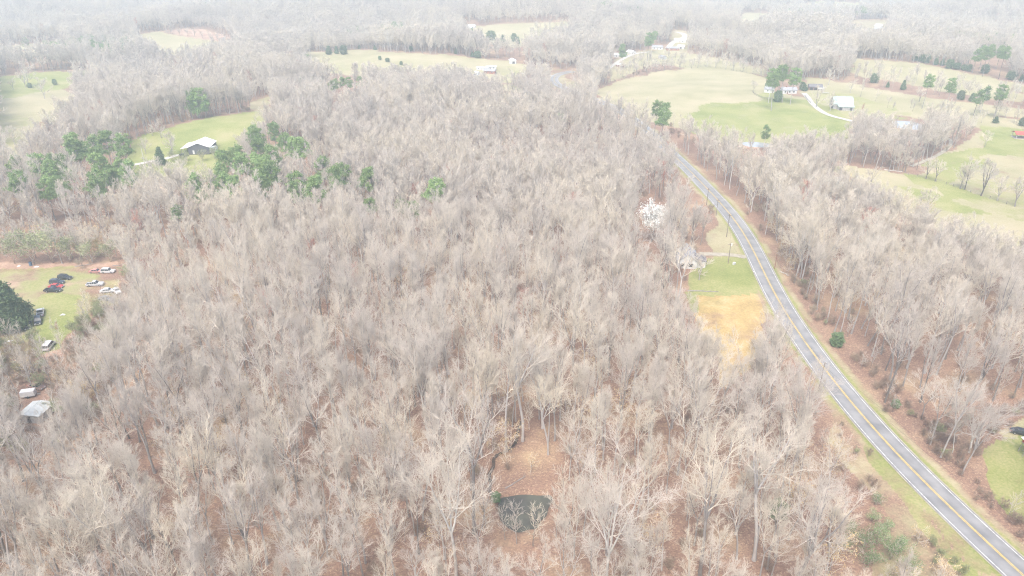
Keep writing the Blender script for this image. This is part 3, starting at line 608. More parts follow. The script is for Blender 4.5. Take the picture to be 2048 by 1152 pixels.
z1 = lambda x, y: (x / 2.925, y / 2.925); z2 = lambda x, y: (600 + x / 2.925, y / 2.925)
CLUMPS = [
    ([z1(430, 850), z1(540, 845), z1(615, 830), z1(720, 865), z1(480, 880)], 'green pine in the back row of the clump left of the barn', 'pines left of the barn', (.95, 1.15)),
    ([z1(85, 975), z1(220, 965), z1(315, 955), z1(370, 970), z1(300, 1005), z1(560, 930), z1(620, 970), z1(690, 985), z1(745, 1005)], 'green pine in middle row of the clump left of the barn', 'pines left of the barn', (.9, 1.1)),
    ([z1(60, 1080), z1(265, 1090), z1(330, 1090), z1(520, 1080), z1(575, 1085), z1(690, 1040), z1(400, 1040), z1(640, 1020)], 'green pine in front row of the clump left of the barn', 'pines left of the barn', (.8, 1.0)),
    ([z1(1490, 790), z1(1600, 775), z1(1655, 830), z1(1715, 865), z1(1790, 875), z1(1500, 815)], 'green pine in the back row right of the barn', 'pines right of the barn', (.9, 1.05)),
    ([z1(1520, 870), z1(1390, 905), z1(1590, 920), z1(1315, 950), z1(1410, 975), z1(1500, 965), z1(1555, 975), z1(1880, 975)], 'green pine in the second row right of the barn', 'pines right of the barn', (.85, 1.05)),
    ([z1(1305, 1025), z1(1580, 1035), z1(1970, 1035), z1(1530, 1000), z2(215, 1045), z2(385, 1050)], 'green pine in the third row right of the barn', 'pines right of the barn', (.9, 1.05)),
    ([z1(1135, 1085), z1(1240, 1085), z1(1300, 1080), z1(1355, 1095), z1(1530, 1095), z1(1735, 1085), z1(1160, 1115), z1(1830, 1105), z2(750, 1120)], 'green pine in the front row below the barn', 'pines right of the barn', (.85, 1.05)),
    ([(748, 410), (801, 411), (824, 418)], 'small green pine among bare trees below the long pine row', 'small pines in the wood', (.5, .65)),
    ([(662, 170), (673, 166), (686, 163), (698, 164), (718, 162)], 'small distant pine poking out of the centre wood', 'distant small pines', (.65, .75)),
    ([(1545, 152), (1561, 148), (1574, 146), (1590, 152), (1552, 160)], 'tall pine over the white farm cottage', 'farm pines', (.95, 1.05)),
    ([(1312, 220), (1327, 222), (1319, 238)], 'dark pine at the bend where the road leaves the wood', 'pines at the road bend', (.85, 1.0)),
    ([(1857, 165), (1905, 170), (1958, 192), (1972, 185), (2003, 184)], 'scattered pine in the tree belt below the far pale field', 'pines in the far tree belt', (.75, .9)),
    ([(1955, 108), (1968, 102), (1985, 100), (2003, 102), (2012, 106), (1978, 108)], 'pine in dark clump above the far right field', 'far right pines', (.9, 1.05)),
    ([(1298, 78), (1304, 72), (1246, 100)], 'big green evergreen on the ridge by the white houses', 'ridge evergreens', (.85, 1.1)),
]
def jitter_grid(x0, x1, y0, y1, c):
    x, y = np.meshgrid(np.arange(x0, x1, c), np.arange(y0, y1, c)); x[1::2] += c / 2
    return (x + rng.uniform(-.42, .42, x.shape) * c).ravel(), (y + rng.uniform(-.42, .42, y.shape) * c).ravel()
def tree_sites():
    out = []
    for c, r0, r1 in ((5.8, 30, 210), (5.6, 210, 900), (7.0, 900, 2300)):
        X, Y = jitter_grid(-1.05 * r1 - 40, 1.05 * r1 + 40, -40, r1, c); r = np.hypot(X, Y)
        k = (r >= r0) & (r < r1) & (np.abs(X) < .95 * Y + 75); out.append(np.stack([X[k], Y[k]], 1))
    return np.concatenate(out)
T = tree_sites(); X, Y = T.T; Z = h(X, Y); HT = rng.triangular(.58, 1.0, 1.14, len(T)); HT *= 1 - .25 * (np.sin(X / 61 + 1) * np.sin(Y / 47) > .55)
keep = np.ones(len(T), bool)
px, py, dd = project(X, Y, Z); r = np.hypot(X, Y)
def prj(dz): a, b, _ = project(X, Y, Z + dz); return a, b
tops = [prj(HT * q) for q in (6, 12, 18)]
for k, s, P in OPEN_WORLD:
    m = inside(P, px, py)
    if k != 'N':
        for a, b in tops[(0 if s >= .55 else 3):]: m |= inside(P, a, b)
    keep &= ~m
# the road stays clear, and crowns leave the visible stretch of it open
rdist = np.full(len(T), 999.0); nr_ = (X > -60) & (X < 500) & (Y < 900); rdist[nr_] = road_dist(X[nr_], Y[nr_])
keep &= rdist > 8.5
vis = (ROAD_V[:, 1] > 330) & (ROAD_V[:, 1] < 1300); RV = ROAD_V[vis]
for q, (a, b) in zip((6, 12, 18), tops):
    dpx = polydist(RV[::4], a, b); wpx = 7.0 * FPX / dd
    close = (dpx < wpx) & (b > 330) & (r < 420)
    thru = (b > 640) & (b < 770) & (a < np.interp(b, RV[:, 1], RV[:, 0])) & (dpx > .45 * wpx)
    keep &= ~(close & ~thru)
pd = polydist(list(POND_W) + [POND_W[0]], X, Y); keep &= ~inside(POND_W, X, Y) & (pd > 2.5) & (polydist(CREEK, X, Y) > 1.0)
# in front of the pond only thin stems, so that the water shows
for a, b in tops: keep &= ~(inside([(985, 972), (1112, 972), (1112, 1062), (985, 1062)], a, b) & (r < 140))
# houses, barns and yards keep their clearings (filled below)
CLEAR = [(1685, 985, 1830, 1150), (1094, 142, 1152, 180), (1364, 506, 1412, 548), (355, 280, 445, 318), (36, 782, 106, 846), (950, 130, 1010, 158), (1010, 116, 1050, 132), (1225, 104, 1270, 124), (1300, 90, 1370, 106),
         (170, 535, 250, 610), (1530, 160, 1640, 192), (1650, 190, 1712, 222), (1272, 404, 1336, 488), (925, 44, 955, 58), (1755, 45, 1772, 64), (80, 675, 125, 705), (1768, 236, 1852, 262), (1472, 279, 1554, 300), (1375, 368, 1425, 412)]
for x0, y0, x1, y1 in CLEAR:
    bx = [(x0, y0), (x1, y0), (x1, y1), (x0, y1)]
    for a, b in [(px, py)] + tops: keep &= ~(inside(bx, a, b) & (rng.uniform(0, 1, len(T)) < .93))
for c_args in CLUMPS:
    for qx, qy in c_args[0]:
        for (a, b), kk in zip(tops, (.6, 1, 1)): keep &= ~((np.abs(a - qx) < 12 * kk) & (b - qy > -6) & (b - qy < 26) & (rng.uniform(0, 1, len(T)) < .85))
# scrub instead of wood along the yard on the left and under the pines
scrub = inside([(-80, 655), (60, 690), (140, 660), (190, 600), (250, 560), (290, 620), (240, 760), (190, 860), (60, 900), (-80, 900)], px, py)
HT[scrub] *= .62; keep &= ~(scrub & (rng.uniform(0, 1, len(T)) < .25))
scrub2 = inside([(-80, 470), (60, 470), (150, 480), (240, 470), (250, 522), (-80, 522)], px, py); HT[scrub2] *= .6
T, X, Y, Z, HT, px, py, dd, r = T[keep], X[keep], Y[keep], Z[keep], HT[keep], px[keep], py[keep], dd[keep], r[keep]
# the 240 trees that show largest become things of their own
cx, cy, _ = project(X, Y, Z + HT * 15)
infr = (cx > -20) & (cx < 2068) & (cy < 1170) & (cy > 0)
order = np.argsort(np.where(infr, dd / HT, 1e9)); N_OWN = 225
R_SITE = r; own = order[:N_OWN]; rest = np.setdiff1d(np.arange(len(T)), own)

# ------------------------------------------------------------------ buildings
def heading(p, q):
    a, b = at(*p), at(*q); return math.atan2(b[1] - a[1], b[0] - a[0])
def roof_slabs(w, d, z, rise, over=.35, th=.16, x_off=0.0, drop=None):
    """two slopes with thickness, ridge along y"""
    m = MB(); s = rise / (w / 2); e = over
    for sg in (-1, 1):
        x1 = sg * (w / 2 + e); zl = z - e * s
        prof = [(x_off, z + rise + .02), (x_off + x1, zl + .02), (x_off + x1, zl + .02 + th), (x_off, z + rise + .02 + th)]
        m.prism(prof, -d / 2 - e, d / 2 + e)
    return m
def gable_walls(w, d, hw, rise): return MB().prism([(-w / 2, -.4), (w / 2, -.4), (w / 2, hw), (0, hw + rise), (-w / 2, hw)], -d / 2, d / 2)
def opening(par, name, sub, side, u, z, ww, hh, w, d, mf, mp, pr=.05):
    fr, pn = MB(), MB(); fw = .09
    def put(mb, u0, u1, z0, z1, t):
        if side == 'f': mb.box(u0, u1, -d / 2 - t, -d / 2 + .02, z0, z1)
        elif side == 'b': mb.box(u0, u1, d / 2 - .02, d / 2 + t, z0, z1)
        elif side == 'l': mb.box(-w / 2 - t, -w / 2 + .02, u0, u1, z0, z1)
        else: mb.box(w / 2 - .02, w / 2 + t, u0, u1, z0, z1)
    put(fr, u - ww / 2 - fw, u + ww / 2 + fw, z - hh / 2 - fw, z + hh / 2 + fw, pr); f = fr.build(name, mf, par)
    put(pn, u - ww / 2, u + ww / 2, z - hh / 2, z + hh / 2, pr + .02); pn.build(sub, mp, f)
def house(name, label, cat, loc, rz, w, d, hw, rise, wall, roof, wins=(), doors=(), chim=None, group=None, trim='white_wall', s=1.0):
    t = thing(name, label, cat, loc, rz, group, s)
    gable_walls(w, d, hw, rise).build('wall', M[wall], t); rf = roof_slabs(w, d, hw, rise).build('roof', M[roof], t)
    if chim: MB().box(chim[0] - .35, chim[0] + .35, chim[1] - .35, chim[1] + .35, hw + rise * .4, hw + rise + .9).build('chimney', M['brick'], rf)
    for sd_, u, z, ww, hh in wins: opening(t, 'window', 'pane', sd_, u, z, ww, hh, w, d, M[trim], M['glass'])
    for sd_, u, ww, hh in doors: opening(t, 'door', 'door_panel', sd_, u, hh / 2 - .05, ww, hh, w, d, M[trim], M['dark' if ww > 1.5 else 'brown_wall'])
    return t
# the pale house at the bend of the road
hp = at(1372, 526); hr = heading((1340, 540), (1400, 540))
hs = house('house', 'small white house with pale grey gabled roof beside the road lawn', 'house', hp, hr - .12, 6.6, 10.5, 3.0, 2.6, 'white_wall', 'grey_roof',
           [('f', 1.2, 1.5, 1.7, 1.3), ('f', -1.6, 1.5, 1.0, 1.2), ('l', 0, 1.6, 1.2, 1.1), ('l', -3, 1.6, 1.2, 1.1), ('b', 0, 1.5, 1.2, 1.1), ('r', 3.8, 1.5, .9, 1.0)], [('b', 2, .9, 2.0)], None)
for u, v in ((.7, 3.2), (.5, -.5)):
    MB().tube((u, v, 4.2), (u, v, 5.9), .16, k=8).build('roof_vent', M['rust'], hs)
MB().prism([(3.31, -.4), (6.6, -.4), (6.6, 2.5), (3.31, 2.5)], -3.9, 1.6).build('porch_wing', M['white_wall'], hs)
MB().prism([(2.2, 3.75), (7.0, 2.45), (7.0, 2.6), (2.2, 3.92)], -4.2, 1.9).build('porch_roof', M['dark_roof'], hs)
o = MB().box(4.2, 5.4, -3.96, -3.88, .9, 2.0).build('window', M['white_wall'], hs); MB().box(4.3, 5.3, -3.98, -3.9, 1.0, 1.9).build('pane', M['glass'], o)
# pole barn on the green hill
bp = at(399, 309); br = heading((372, 313), (420, 309))
b = thing('pole_barn', 'dark grey pole barn with bright white metal roof on the green hill', 'barn', bp, br - .22)
gable_walls(11.5, 14, 4.0, 2.3).build('wall', M['grey_wall'], b, loc=(0, 7, 0)); roof_slabs(11.5, 14, 4.0, 2.3, .4).build('roof', M['metal_roof'], b, loc=(0, 7, 0))
MB().prism([(-10.3, 3.0), (-6.0, 3.86), (-6.0, 4.0), (-10.3, 3.15)], 1.2, 14.4).build('lean_to_roof', M['metal_roof'], b)
for y in (1.6, 6, 10.2, 14): MB().box(-10.1, -9.9, y - .1, y + .1, -.4, 3.05).build('post', M['fence'], b)
MB().box(-5, 5, -.06, .02, .0, .35).build('skirt_board', M['dark'], b)
o = MB().box(-3.4, -2.4, -.06, .02, .36, 2.4).build('door', M['white_wall'], b); MB().box(-2.62, -2.52, -.1, -.02, 1.2, 1.35).build('handle', M['chrome'], o)
for u in (.5, 3): o = MB().box(u - .5, u + .5, -.06, .02, 1.6, 2.6).build('window', M['white_wall'], b); MB().box(u - .42, u + .42, -.08, .01, 1.68, 2.52).build('pane', M['glass'], o)
c = at(427, 305); t = thing('camper', 'pale green boxy camper parked at the right end of the white roofed barn', 'camper', c, br + .6)
MB().box(-2.6, 2.6, -1.2, 1.2, .6, 3.3, .12, .06).build('body', M['aqua_tin'], t, .15); MB().box(-2.3, 2.3, -1.05, 1.05, 3.28, 3.5, .2, .15).build('roof_pod', M['tin'], t)
for x in (-1.4, .3): o = MB().box(x - .5, x + .5, -1.24, -1.1, 1.7, 2.5).build('window', M['white_wall'], t); MB().box(x - .42, x + .42, -1.26, -1.12, 1.78, 2.42).build('pane', M['glass'], o)
for x in (-.5, .5):
    for y in (-1.05, 1.05): MB().tube((x, y - .12, .38), (x, y + .12, .38), .38, k=14).build('wheel', M['tyre'], t)
MB().box(2.5, 3.9, -.08, .08, .5, .62).build('tow_bar', M['fence'], t)
# gambrel barn with green roof
gb = at(1681, 216); gr = heading((1655, 216), (1705, 217))
b = thing('gambrel_barn', 'weathered grey gambrel barn with pale green metal roof by farm lane', 'barn', gb, gr - .1)
W2 = 4.2; prof = [(-W2, -.4), (W2, -.4), (W2, 3.6), (W2 * .62, 6.2), (0, 7.8), (-W2 * .62, 6.2), (-W2, 3.6)]
MB().prism(prof, -6.5, 6.5, 'x').build('wall', M['weathered'], b)
m = MB()
for sg in (-1, 1):
    for (u0, z0), (u1, z1) in (((sg * (W2 + .35), 3.3), (sg * W2 * .62, 6.25)), ((sg * W2 * .62, 6.25), (0, 7.85))):
        m.prism([(u0, z0), (u1, z1), (u1, z1 + .18), (u0, z0 + .18)], -6.9, 6.9, 'x')
m.build('roof', M['green_roof'], b)
MB().prism([(-W2 - .01, -.4), (-W2 - .01, 3.2), (-W2 - 3.4, 2.3), (-W2 - 3.4, -.4)], -3.8, 6.4, 'x').build('lean_to', M['weathered'], b)
MB().prism([(-W2 - 3.8, 2.2), (-W2 - .3, 3.35), (-W2 - .3, 3.5), (-W2 - 3.8, 2.35)], -4.1, 6.8, 'x').build('lean_to_roof', M['green_roof'], b)
for x0, x1 in ((-3.4, -1.4), (3.9, 5.4)): MB().box(x0, x1, -W2 - 3.47, -W2 - 3.38, -.1, 1.9).build('doorway', M['dark'], b)
MB().box(-6.57, -6.48, -1.3, 1.3, -.1, 2.9).build('doorway', M['dark'], b); MB().box(-6.57, -6.48, -.6, .6, 4.6, 5.8).build('hay_door', M['white_wall'], b)
MB().box(-6.57, -6.48, -3.6, -2.5, .3, 1.8).build('doorway', M['dark'], b)
# farmyard houses
p = at(1538, 185); house('farm_cottage', 'small white cottage with gable front under the tall farm pines', 'house', p, heading((1525, 186), (1550, 184)) + .35, 4.6, 6, 3.0, 1.9, 'white_wall', 'grey_roof', [('f', -1.2, 1.7, .7, 1.2), ('f', 1.2, 1.7, .7, 1.2), ('r', 0, 1.7, .8, 1.1), ('l', 0, 1.7, .8, 1.1)], [('f', 0, .8, 2.0)])
p = at(1576, 186); house('farmhouse', 'long low farmhouse with grey roof and white porch behind the round evergreen', 'house', p, heading((1560, 187), (1592, 187)) + math.pi / 2, 6.5, 11, 2.7, 1.7, 'white_wall', 'grey_roof', [('l', -3.2, 1.5, 1.2, 1.2), ('l', 0, 1.5, 1.2, 1.2), ('l', 3.2, 1.5, 1.2, 1.2), ('f', 0, 1.5, 1, 1.2), ('b', 0, 1.5, 1, 1.2)], [('l', 1.6, .9, 2.0)], (0, 2))
p = at(1629, 179); t = house('machine_shed', 'dark brown roofed open machine shed right of the farm pines', 'shed', p, heading((1612, 180), (1645, 180)) + math.pi / 2, 6, 10, 2.6, 1.6, 'brown_wall', 'dark_roof', [], [('l', -3, 2.2, 2.0), ('l', 0, 2.2, 2.0), ('l', 3, 2.2, 2.0)], None, None, 'weathered')
p = at(1641, 180); t = thing('stock_trailer', 'white trailer parked at right end of the dark machine shed', 'trailer', p, heading((1630, 180), (1650, 180)))
MB().box(-2.4, 2.4, -1.1, 1.1, .6, 2.3).build('body', M['white_wall'], t, .08); MB().box(2.4, 3.6, -.07, .07, .5, .62).build('tow_bar', M['fence'], t)
for x in (-.5, .5):
    for y in (-1.15, 1.15): MB().tube((x, y - .1, .36), (x, y + .1, .36), .36, k=12).build('wheel', M['tyre'], t)
p = at(1651, 187); t = thing('metal_table', 'pale metal hay trough lying in grass between shed and green roofed barn', 'trough', p, heading((1640, 187), (1662, 187)))
MB().box(-2.6, 2.6, -.6, .6, .5, .62).build('tray', M['tin'], t); m = MB()
for x in (-2.4, 2.4):
    for y in (-.5, .5): MB().box(x - .05, x + .05, y - .05, y + .05, -.1, .5).build('leg', M['tin'], t)
t.name = 'hay_trough'
# open pavilion with red roof at the right edge
p = at(2044, 276); pr_ = heading((2025, 276), (2060, 278)); t = thing('pavilion', 'open sided pavilion with red metal roof at the right edge', 'pavilion', p, pr_ + math.pi / 2)
roof_slabs(7, 9.5, 2.6, 1.3, .4).build('roof', M['red_roof'], t); MB().box(-3.6, 3.6, -5, 5, -.4, .12).build('slab', M['gravel'], t)
for x in (-3.3, 3.3):
    for y in (-4.5, 0, 4.5): MB().box(x - .1, x + .1, y - .1, y + .1, .1, 2.65).build('post', M['white_wall'], t)
# little places far off
FARM = [((1025, 126), 'white_shed', 'white metal shed with dark doorway on the pale field beyond the wood', 'shed', .1, 8, 10, 3.4, 1.8, 'white_wall', 'metal_roof', [('f', .8, 3, 2.6)], []),
        ((980, 146), 'brick_house', 'red brick house among white trailers beyond the centre wood', 'house', 1.4, 8, 13, 2.7, 1.8, 'brick', 'grey_roof', [('l', 0, 1.0, 2.0)], [('l', -3, 1.5, 1.2, 1.2), ('l', 3, 1.5, 1.2, 1.2)]),
        ((965, 140), 'mobile_home', 'white mobile home left of the red brick house', 'house', 1.3, 4.2, 13, 2.7, .7, 'white_wall', 'metal_roof', [('l', 1, .9, 2.0)], [('l', -3, 1.5, 1, 1), ('l', 4, 1.5, 1, 1)]),
        ((982, 138), 'mobile_home', 'white mobile home just behind the red brick house', 'house', 1.7, 4.2, 12, 2.7, .7, 'white_wall', 'metal_roof', [('l', 1, .9, 2.0)], [('l', -3, 1.5, 1, 1), ('l', 4, 1.5, 1, 1)]),
        ((955, 149), 'mobile_home', 'white mobile home in front, leftmost of the brick house yard', 'house', .4, 4, 9, 2.6, .7, 'white_wall', 'metal_roof', [('f', 0, .9, 2.0)], [('l', -2, 1.5, 1, 1)]),
        ((1241, 114), 'bungalow', 'white bungalow, left one of two on the ridge behind the road bend', 'house', 1.2, 8, 15, 2.8, 1.8, 'white_wall', 'metal_roof', [('l', 1, .9, 2.0)], [('l', -4, 1.5, 1.4, 1.2), ('l', 4, 1.5, 1.4, 1.2)]),
        ((1262, 108), 'bungalow', 'white bungalow, right one of two on the ridge behind the road bend', 'house', .5, 8, 11, 2.8, 2.0, 'white_wall', 'metal_roof', [('f', 1, .9, 2.0)], [('f', -2, 1.5, 1.2, 1.2), ('l', 3, 1.5, 1.2, 1.2)]),
        ((1315, 98), 'ridge_house', 'white gabled house beside the big green tree on the ridge', 'house', 1.3, 8, 14, 2.8, 2.0, 'white_wall', 'grey_roof', [('l', 0, .9, 2.0)], [('l', -4, 1.5, 1.4, 1.2), ('l', 4, 1.5, 1.4, 1.2)]),
        ((1345, 100), 'ranch_house', 'long brick ranch house right of the white ridge house', 'house', 1.5, 8, 17, 2.7, 1.7, 'brick', 'grey_roof', [('l', 0, .9, 2.0)], [('l', -5, 1.5, 1.4, 1.2), ('l', 5, 1.5, 1.4, 1.2)]),
        ((1362, 97), 'garage', 'white garage at the right end of the brick ranch house', 'garage', 1.2, 7, 9, 3, 1.6, 'white_wall', 'metal_roof', [('l', 0, 2.4, 2.2)], []),
        ((1325, 118), 'cabin', 'grey roofed cabin standing below the brick ranch house', 'house', .6, 6, 8, 2.6, 1.8, 'white_wall', 'grey_roof', [('f', 0, .9, 2.0)], [('l', 0, 1.5, 1.2, 1.1)]),
        ((1240, 133), 'shack', 'faded red shack in scrub on the bank behind the road bend', 'shed', .5, 6, 9, 2.4, 1.3, 'brick', 'metal_roof', [('f', 0, .9, 1.9)], []),
        ((941, 56), 'distant_house', 'white house at the left end of the high pale field', 'house', 1.4, 9, 16, 3, 2, 'white_wall', 'metal_roof', [('l', 0, .9, 2.0)], [('l', -4, 1.5, 1.4, 1.2), ('l', 4, 1.5, 1.4, 1.2)]),
        ((1757, 58), 'distant_house', 'tall white house in the far wooded hillside at upper right', 'house', .7, 9, 12, 5.5, 2.4, 'white_wall', 'metal_roof', [('f', 0, .9, 2.0)], [('f', -2.5, 1.5, 1.2, 1.2), ('f', 2.5, 4, 1.2, 1.2), ('f', -2.5, 4, 1.2, 1.2)]),
        ((1360, 84), 'valley_house', 'white house beside the pale valley lane beyond the ridge', 'house', 1.3, 9, 16, 3, 2, 'white_wall', 'metal_roof', [('l', 0, .9, 2.0)], [('l', -4, 1.5, 1.4, 1.2)]),
        ((1093, 97), 'distant_house', 'white house half hidden in trees behind the road bend', 'house', 1.4, 8, 13, 3, 2, 'white_wall', 'metal_roof', [('l', 0, .9, 2.0)], [('l', -4, 1.5, 1.4, 1.2)]),
        ((1556, 87), 'distant_house', 'tiny white house in the wood above the farm pines', 'house', .9, 8, 10, 3.5, 2, 'white_wall', 'metal_roof', [('f', 0, .9, 2.0)], [('f', -2, 1.5, 1.2, 1.2)])]
for (q, nm, lab, ct, rz, w, d, hw, ri, wl, rf, drs, wn) in FARM: house(nm, lab, ct, at(*q), rz, w, d, hw, ri, wl, rf, wn, drs, s=.8)
# shed and lean-to in the scrub, lower left
p = at(75, 834); t = thing('shed', 'pale grey sheet metal shed roof in scrub near the left edge', 'shed', p, heading((50, 834), (100, 832)) - .1)
MB().prism([(-2.6, -.3), (2.9, -.3), (2.9, 2.2), (-.9, 2.45), (-2.6, 2.2)], -2.6, 3.2).build('wall', M['weathered'], t)
MB().prism([(-2.85, 2.26), (-.95, 2.54), (-.95, 2.64), (-2.85, 2.36)], -2.9, 3.4).build('roof', M['tin'], t)
MB().prism([(-.85, 2.56), (3.15, 2.28), (3.15, 2.38), (-.85, 2.66)], -2.9, 3.5).build('roof', M['tin'], t)
MB().box(-.5, .4, -2.68, -2.58, 0, 1.9).build('door', M['dark'], t)
p = at(59, 793); t = thing('cargo_trailer', 'small white boxy trailer just behind the pale shed at left', 'trailer', p, heading((45, 795), (72, 791)))
MB().box(-1.7, 1.7, -.95, .95, .5, 2.0, .05, .05).build('body', CARS['white'], t, .06); MB().box(1.7, 2.7, -.06, .06, .45, .56).build('tow_bar', M['fence'], t)
for y in (-1.02, 1.02): MB().tube((0, y - .09, .33), (0, y + .09, .33), .33, k=12).build('wheel', M['tyre'], t)
MB().box(-1.75, -1.68, -.8, .8, .6, 1.9).build('door', M['weathered'], t)
# raised hunting stand at the right edge
p = at(2049, 908); t = thing('hunting_stand', 'red boxed hunting stand with white roof on tall legs at right edge', 'stand', p, heading((2030, 908), (2060, 908)))
for x in (-.8, .8):
    for y in (-.7, .7): MB().tube((x * 1.25, y * 1.25, -.2), (x, y, 2.9), .07, k=6).build('leg', M['fence'], t)
MB().box(-1.0, 1.0, -.08, .0, 1.1, 1.22).build('brace', M['fence'], t); MB().box(-1.05, 1.05, -.95, .95, 2.86, 2.98).build('platform', M['fence'], t)
MB().box(-.95, .95, -.85, .85, 2.97, 3.9).build('cab', M['red_paint'], t)
MB().prism([(-1.3, 3.92), (1.3, 4.2), (1.3, 4.3), (-1.3, 4.02)], -1.2, 1.2).build('roof', M['metal_roof'], t)
for x in (-.5, .5): MB().tube((x, -.95, 0), (x * .8, -.9, 2.9), .035, k=5).build('ladder_rail', M['fence'], t)

# ------------------------------------------------------------------ vehicles
def vehicle(name, label, kind, col, px, py, toward=None, rz=None, group=None, drop=0.0):
    loc = at(px, py); loc[2] -= drop; a = rz if rz is not None else heading((px, py), toward)
    t = thing(name, label, 'pickup truck' if kind == 'pickup' else ('van' if kind == 'van' else 'car'), loc, a, group)
    L, Wd = dict(sedan=(4.7, 1.8), suv=(4.7, 1.9), pickup=(5.5, 1.95), van=(5.0, 1.98))[kind]; hl, hw = L / 2, Wd / 2; C = CARS[col]
    belt = dict(sedan=.88, suv=1.0, pickup=1.02, van=1.1)[kind]; top = dict(sedan=1.42, suv=1.75, pickup=1.78, van=1.98)[kind]
    nose = dict(sedan=.74, suv=.92, pickup=.96, van=.95)[kind]
    prof = [(-hl, .34), (hl - .12, .30), (hl, .5), (hl - .04, nose - .1), (hl - .3, nose), (hl * .38, belt), (-hl + .1, belt if kind != 'sedan' else .9), (-hl, .7)]
    if kind == 'pickup': prof = [(-.75, .36), (hl - .12, .32), (hl, .5), (hl - .04, nose - .12), (hl - .25, nose), (hl * .36, belt), (-.75, belt)]
    MB().prism(prof, -hw, hw).build('body', C, t, .05)
    if kind == 'pickup':
        m = MB().box(-hl, -.74, -hw + .02, -hw + .14, .45, 1.0).box(-hl, -.74, hw - .14, hw - .02, .45, 1.0).box(-hl + .12, -.74, -hw + .14, hw - .14, .45, .58)
        m.build('bed', C, t); MB().box(-hl - .03, -hl + .1, -hw + .14, hw - .14, .45, .98).build('tailgate', C, t)
        MB().box(-hl + .15, -.8, -hw + .16, hw - .16, .585, .6).build('bed_liner', M['tyre'], t)
    x0, x1, a0, a1 = dict(sedan=(-hl + .75, hl * .42, .55, .62), suv=(-hl + .12, hl * .40, .3, .62), pickup=(-.72, hl * .38, .16, .6), van=(-hl + .08, hl * .62, .12, .75))[kind]
    ti = .16; zt = top - .07
    V = [(x0, -hw + .06, belt - .01), (x1, -hw + .06, belt - .01), (x1, hw - .06, belt - .01), (x0, hw - .06, belt - .01), (x0 + a0, -hw + ti, zt), (x1 - a1, -hw + ti, zt), (x1 - a1, hw - ti, zt), (x0 + a0, hw - ti, zt)]
    MB().add(V, [(3, 2, 1, 0), (4, 5, 6, 7), (0, 1, 5, 4), (1, 2, 6, 5), (2, 3, 7, 6), (3, 0, 4, 7)]).build('windows', M['glass'], t)
    MB().box(x0 + a0 - .05, x1 - a1 + .08, -hw + ti - .03, hw - ti + .03, zt - .005, top, .06, .05).build('roof', C, t)
    m = MB(); xm = (x0 + a0 + x1 - a1) / 2
    for sg in (-1, 1):
        for xb, xt in ((x0, x0 + a0), (xm, xm), (x1, x1 - a1)): m.tube((xb, sg * (hw - .055), belt - .02), (xt, sg * (hw - ti + .005), zt), .05, k=5)
    m.build('pillar_frame', C, t)
    wx = hl * .62; wr = .36 if kind in ('pickup', 'suv') else .32
    for x in (wx, -wx):
        for sg in (-1, 1):
            w_ = MB().tube((x, sg * (hw - .2), wr), (x, sg * (hw + .015), wr), wr, k=18).build('wheel', M['tyre'], t)
            MB().tube((x, sg * (hw - .05), wr), (x, sg * (hw + .03), wr), wr * .6, k=14).build('rim', M['rim'], w_)
    for sg in (-1, 1):
        MB().box(hl - .1, hl + .01, sg * (hw - .32) - .2, sg * (hw - .32) + .2, nose - .3, nose - .12).build('headlight', M['lamp_lens'], t)
        MB().box(-hl - .035, -hl + .05, sg * (hw - .16) - .12, sg * (hw - .16) + .12, .62, .88).build('tail_light', M['tail_lens'], t)
    MB().box(hl - .06, hl + .06, -hw + .06, hw - .06, .34, .5).build('bumper', M['chrome'], t); MB().box(-hl - .08, -hl + .04, -hw + .06, hw - .06, .36, .52).build('bumper', M['chrome'], t)
    return t
G = 'vehicles left on the yard at the left'
vehicle('pickup_truck', 'black pickup truck at the front of the parked row of four', 'pickup', 'black', 107, 583, (140, 583), group=G)
vehicle('parked_car', 'red car parked between dark vehicles in the row of four', 'sedan', 'red', 113, 575, (140, 575), group=G)
vehicle('parked_car', 'dark blue sport utility car parked right behind the red car', 'suv', 'navy', 115, 567, (140, 567), group=G)
vehicle('parked_car', 'dark car at the back of the parked row of four', 'suv', 'black', 131, 558, (150, 559), group=G)
vehicle('pickup_truck', 'white pickup truck with open bed beside the big cedar', 'pickup', 'white', 82, 628, (84, 612), group=G)
vehicle('parked_car', 'black sport utility car behind white pickup beside the cedar', 'suv', 'black', 77, 645, (75, 660), group=G)
vehicle('parked_car', 'black car half under the cedar facing the wood', 'sedan', 'black', 28, 662, (24, 676), group=G)
vehicle('parked_car', 'dark car tucked under right side of the big cedar', 'sedan', 'black', 57, 654, (56, 668), group=G)
vehicle('pickup_truck', 'silver grey pickup standing alone in grass right of the row', 'pickup', 'silver', 191, 571, (215, 570), group=G)
vehicle('parked_car', 'faded red car at the back of yard beside white car', 'sedan', 'faded_red', 193, 545, (215, 545), group=G)
vehicle('parked_car', 'white car under brushy sapling at the back of the yard', 'suv', 'white', 217, 545, (235, 545), group=G)
vehicle('parked_car', 'white car at edge of the wood, below the silver pickup', 'sedan', 'white', 216, 584, (235, 583), group=G)
vehicle('parked_car', 'small white car, last one into the trees right of yard', 'sedan', 'white', 234, 584, (240, 590), group=G)
vehicle('parked_car', 'dark grey car in brush below the two white cars', 'sedan', 'grey', 212, 600, (232, 602), group=G)
vehicle('van', 'white van in scrub below the yard of parked cars', 'van', 'white', 99, 695, (108, 684), group=G)
vehicle('parked_car', 'rusty dark wreck in scrub behind the white trailer', 'sedan', 'rusty', 74, 776, (95, 780), group=G)
vehicle('parked_car', 'dark sport utility car under the lean-to roof of the barn', 'suv', 'black', 368, 313, (385, 309))
vehicle('parked_car', 'black car beside the red hunting stand at the right edge', 'sedan', 'black', 2042, 868, (2060, 872))
